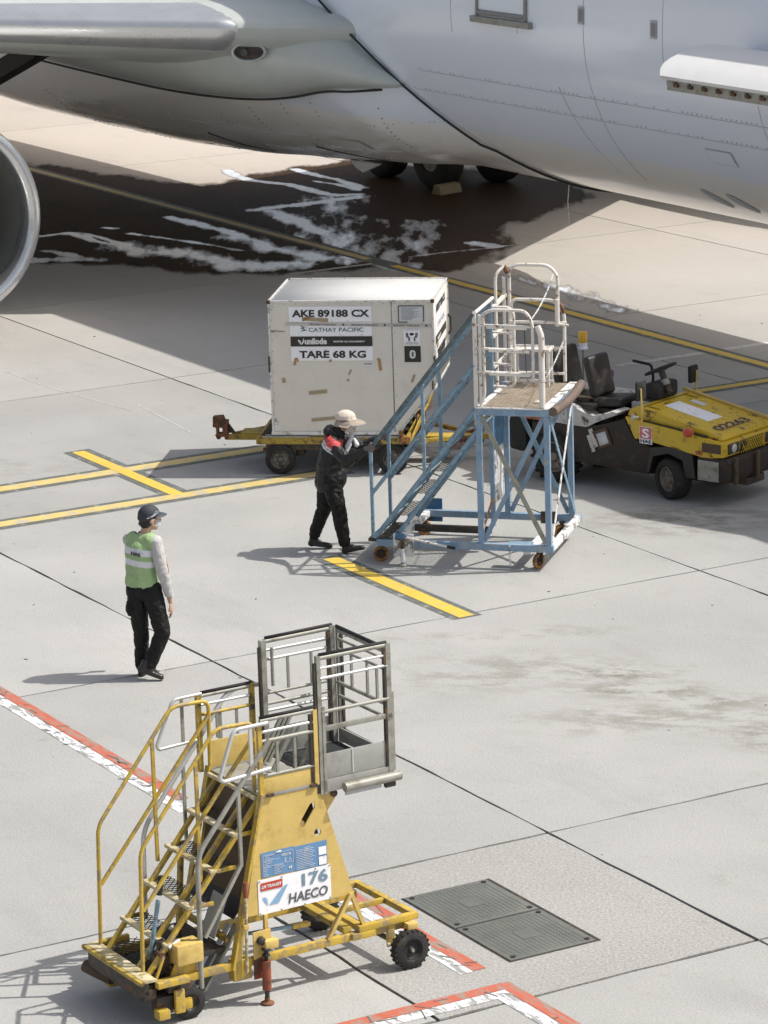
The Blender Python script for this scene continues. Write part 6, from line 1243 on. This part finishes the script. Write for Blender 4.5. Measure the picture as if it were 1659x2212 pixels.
blob('ear_flap', M['hat'], hat, [('c', hc+Vector((.045, -.088, .02)), hc+Vector((.06, -.070, -.075)), .034, .040, dict(flat=.35, side=(1, 0, 0))), ('c', hc+Vector((.045, .088, .02)), hc+Vector((.06, .070, -.075)), .034, .040, dict(flat=.35, side=(1, 0, 0))), ('c', hc+Vector((.03, -.08, -.08)), hc+Vector((.10, -.05, -.09)), .022, .02)], .006, 3)
T(hat, 'hat_band', M['ink'], [hc+Vector((.11*math.cos(t), .1*math.sin(t), .028+.018*math.cos(t))) for t in [rad(a) for a in range(-190, -60, 12)]], .005, 0, 6)
blob('face_cloth', M['whitec'], p2, [('e', hc+Vector((.055, 0, -.055)), (.062, .066, .060))], .006, 3); blob('hood', M['jacket'], p2, [('c', (.03, -.06, 1.385), (.03, .06, 1.385), .055, .055), ('c', (.03, -.06, 1.385), (.12, -.085, 1.36), .05, .035), ('c', (.03, .06, 1.385), (.12, .085, 1.36), .05, .035)], .007, 4, .008, 14)
shoe(p2, (.155, -.10, -.002), (.425, -.10, .055)); shoe(p2, (-.285, .10, .030), (.005, .10, .004))
# ---- marshaller standing with his back to the camera
p1 = thing('person', 'worker in lime green vest and dark cap standing with his back turned', 'person', (-2.37, 32.14, 0), 0)
S_ = Vector((.90, -.43, 0)); H1 = (.085, .02, 1.595); F1 = rad(22)
sr = Vector((-.012, .0, 1.385))+S_*.165; slf = Vector((-.012, 0, 1.385))-S_*.165
KR, KL = Vector((.165, -.09, .47)), Vector((-.055, .05, .47)); ANR, ANL = Vector((.020, -.11, .135)), Vector((-.065, .04, .085))
HPR, HPL = Vector((-.005, 0, .90))+S_*.085, Vector((-.005, 0, .90))-S_*.085
ER, WR = Vector((.195, -.10, 1.085)), Vector((.250, -.065, .80)); EL, WL = Vector((-.115, .17, 1.10)), Vector((-.05, .20, .84))
body = [('c', (-.005, 0, .93), (-.01, 0, 1.06), .108, .098, dict(flat=.74, side=S_)), ('c', (-.01, 0, 1.06), (-.012, 0, 1.28), .10, .115, dict(flat=.62, side=S_)), ('c', slf+S_*.03-Vector((0, 0, .015)), sr-Vector((0, 0, .015)), .046, .048), ('c', (0, 0, 1.38), (.05, .0, 1.50), .056, .050),
 ('c', HPR, KR, .085, .058), ('c', KR, ANR, .055, .038), ('c', HPL, KL, .085, .058), ('c', KL, ANL, .055, .038), ('c', ANR, (.10, -.13, .05), .035, .03), ('c', ANL, (-.02, .12, .05), .035, .03),
 ('c', sr, ER, .047, .040), ('c', ER, WR, .038, .026), ('c', WR, WR+Vector((.005, 0, -.03)), .025, .022), ('c', slf+S_*.03+Vector((.01, .05, -.03)), EL, .042, .038), ('c', EL, WL, .038, .026), ('c', WL, WL+Vector((.02, .02, -.03)), .025, .02)]
body += head(H1, F1)+relaxed(WR+Vector((.004, 0, -.02)), (.12, .10, -1), (-.9, .1, .0))+relaxed(WL+Vector((.01, .02, -.02)), (.3, .3, -1), (.9, -.4, 0))
blob('body', M['skin'], p1, body, .0065, 3, mats=[M['skin'], M['sock']], pick=lambda c, n_: 1 if c.z < .25 else 0); eyes(p1, H1, F1)
tr = [('c', (-.005, 0, .955), (-.005, 0, .90), .125, .125, dict(flat=.85, side=S_)), ('c', HPR, KR, .105, .082), ('c', KR, ANR+Vector((.012, 0, .03)), .082, .066), ('c', HPL, KL, .105, .080), ('c', KL, ANL+Vector((0, 0, .03)), .080, .062), ('e', tuple(HPL+Vector((-.075, -.02, -.19))), (.035, .06, .085)), ('e', tuple(HPR+Vector((.085, -.04, -.20))), (.04, .06, .085))]
blob('trousers', M['trouser'], p1, tr, .0075, 5, .013, 14, cut=lambda c: c.z < .035)
sh = [('c', (-.005, 0, 1.00), (-.012, 0, 1.30), .130, .140, dict(flat=.72, side=S_)), ('c', (-.005, 0, .95), (-.005, 0, 1.02), .132, .130, dict(flat=.80, side=S_)), ('c', slf+S_*.035, sr, .064, .068), ('c', (.0, 0, 1.38), (.025, 0, 1.46), .070, .060), ('c', sr, ER, .070, .062), ('c', ER, WR+Vector((0, 0, .03)), .062, .042), ('c', slf+S_*.03+Vector((.01, .05, -.02)), EL, .058, .056), ('c', EL, WL, .055, .042)]
def sm(c, n_):
    q = c.x-(sr.x+(ER.x-sr.x)*(sr.z-c.z)/.3)
    if c.x > .10 and 1.02 < c.z < 1.41 and False: return 1
    return 0
blob('shirt', M['sleeve'], p1, sh, .0075, 5, .008, 13, cut=lambda c: c.z < (.925 if c.x < .165 else .835) or ((c.x-.03)**2+c.y**2 < .0042 and c.z > 1.475), mats=[M['sleeve'], M['redc']], pick=sm)
vs = [('c', (-.022, .005, 1.00), (-.020, 0, 1.28), .163, .160, dict(flat=.80, side=S_)), ('c', (-.022, .005, .965), (-.020, .005, 1.02), .172, .164, dict(flat=.86, side=S_)), ('c', slf+S_*.060, sr-S_*.035, .072, .080), ('c', slf+S_*.085+Vector((0, 0, .01)), sr-S_*.07+Vector((0, 0, .01)), .080, .084)]
def vm(c, n_):
    z = c.z+.15*(c.x+.02)
    return 1 if (1.262 < z < 1.325 or 1.150 < z < 1.210) else 0
vst = blob('vest', M['vest'], p1, vs, .006, 5, .006, 12, cut=lambda c: c.z < .945+.10*max(0, -c.x*.0) or ((c.x-.02)**2+(c.y-.03)**2 < .0075 and c.z > 1.42) or (c-Vector((0, 0, c.z))).dot(S_) > .178 or (c-Vector((0, 0, c.z))).dot(S_) < -.215, mats=[M['vest'], M['refl']], pick=vm)
bd = Vector((-S_.y*-1, 0, 0)); back_n = Vector((S_.y, -S_.x, 0))       # outward normal of the back (towards the camera)
o_ = Vector((-.010, 0, 1.272))+back_n*.1425-S_*.038
mt = Matrix(((S_.x, 0, back_n.x, o_.x), (S_.y, 0, back_n.y, o_.y), (-.12, 1, 0, o_.z), (0, 0, 0, 1)))
text(vst, 'HAS', M['ink'], .1, mt, fit=(.105, .038), bold=.007)
T(p1, 'sleeve_piping', M['redc'], [sr+Vector((.050, -.022, .035)), sr+Vector((.068, -.018, -.06)), (sr+ER)/2+Vector((.066, -.018, -.02)), ER+Vector((.058, -.018, .02)), ER+Vector((.056, -.014, -.05))], .0085, 0, 6, r1=.004)
hc = Vector(H1); f1 = Vector((math.cos(F1), math.sin(F1), 0)); l1 = Vector((-f1.y, f1.x, 0))
blob('hair', M['hair'], p1, [('e', hc+Vector((0, 0, .028))-f1*.012, (.098, .084, .100), dict(rz=F1)), ('e', hc-f1*.05-Vector((0, 0, .035)), (.055, .068, .055), dict(rz=F1))], .006, 3, .003, 40, cut=lambda c: (c-hc).dot(f1) > .045 and c.z < hc.z+.05 or (c-hc).dot(f1) > .01 and c.z < hc.z-.0)
cap = blob('cap', M['capc'], p1, [('e', hc+Vector((0, 0, .050))-f1*.008, (.112, .094, .098), dict(rz=F1)), ('e', hc-f1*.03+Vector((0, 0, .02)), (.095, .088, .05), dict(rz=F1))], .006, 4, 0, 10, cut=lambda c: c.z < hc.z+.022-.035*((hc-c).dot(f1)/.1))
bm = bmesh.new(); R_ = []
for k in range(15):
    t = rad(-62+124*k/14); row = []
    for j in range(5):
        s = j/4; row.append(bm.verts.new(hc+f1*((.098+.085*s*math.cos(t)**.6)*math.cos(t)-.004)+l1*(.088+.020*s)*math.sin(t)+Vector((0, 0, .052+.018*s-.035*s*s-.018*math.sin(t)**2))))
    R_.append(row)
for A, C in zip(R_, R_[1:]):
    for j in range(4): bm.faces.new((A[j], A[j+1], C[j+1], C[j]))
bmesh.ops.solidify(bm, geom=bm.faces[:], thickness=.005); fin('visor', bm, M['capg'], cap, True)
for s in (-1, 1): T(cap, 'side_piping', M['refl'], [hc+f1*(-.055+.11*k/6)+l1*s*(.094-.012*abs(k-3)/3)+Vector((0, 0, .030+.045*(k/6)**1.3)) for k in range(7)], .0045, 0, 6); blob('side_panel', M['capg'], cap, [('c', hc+l1*s*.083-f1*.02+Vector((0, 0, .045)), hc+l1*s*.074+f1*.05+Vector((0, 0, .075)), .022, .026, dict(flat=.5, side=(f1.x, f1.y, 0)))], .006, 3)
blob('face_mask', M['whitec'], p1, [('e', hc+f1*.060-Vector((0, 0, .045)), (.050, .058, .046), dict(rz=F1))], .006, 3); 
for s in (-1, 1): T(p1, 'mask_loop', M['whitec'], [hc+f1*.07+l1*s*.050-Vector((0, 0, .02)), hc+f1*.02+l1*s*.080+Vector((0, 0, .012)), hc-f1*.012+l1*s*.084-Vector((0, 0, .0)), hc+f1*.01+l1*s*.078-Vector((0, 0, .045)), hc+f1*.06+l1*s*.052-Vector((0, 0, .065))], .003, 0, 5)
T(cap, 'cap_strap', M['capc'], [hc-f1*.10+Vector((0, 0, .0)), hc-f1*.115-Vector((0, 0, .03)), hc-f1*.105-Vector((0, 0, .05))], .006)
shoe(p1, (-.105, -.12, .100), (.160, -.15, .002), h=.08); shoe(p1, (-.085, -.005, -.002), (.02, .24, .0))
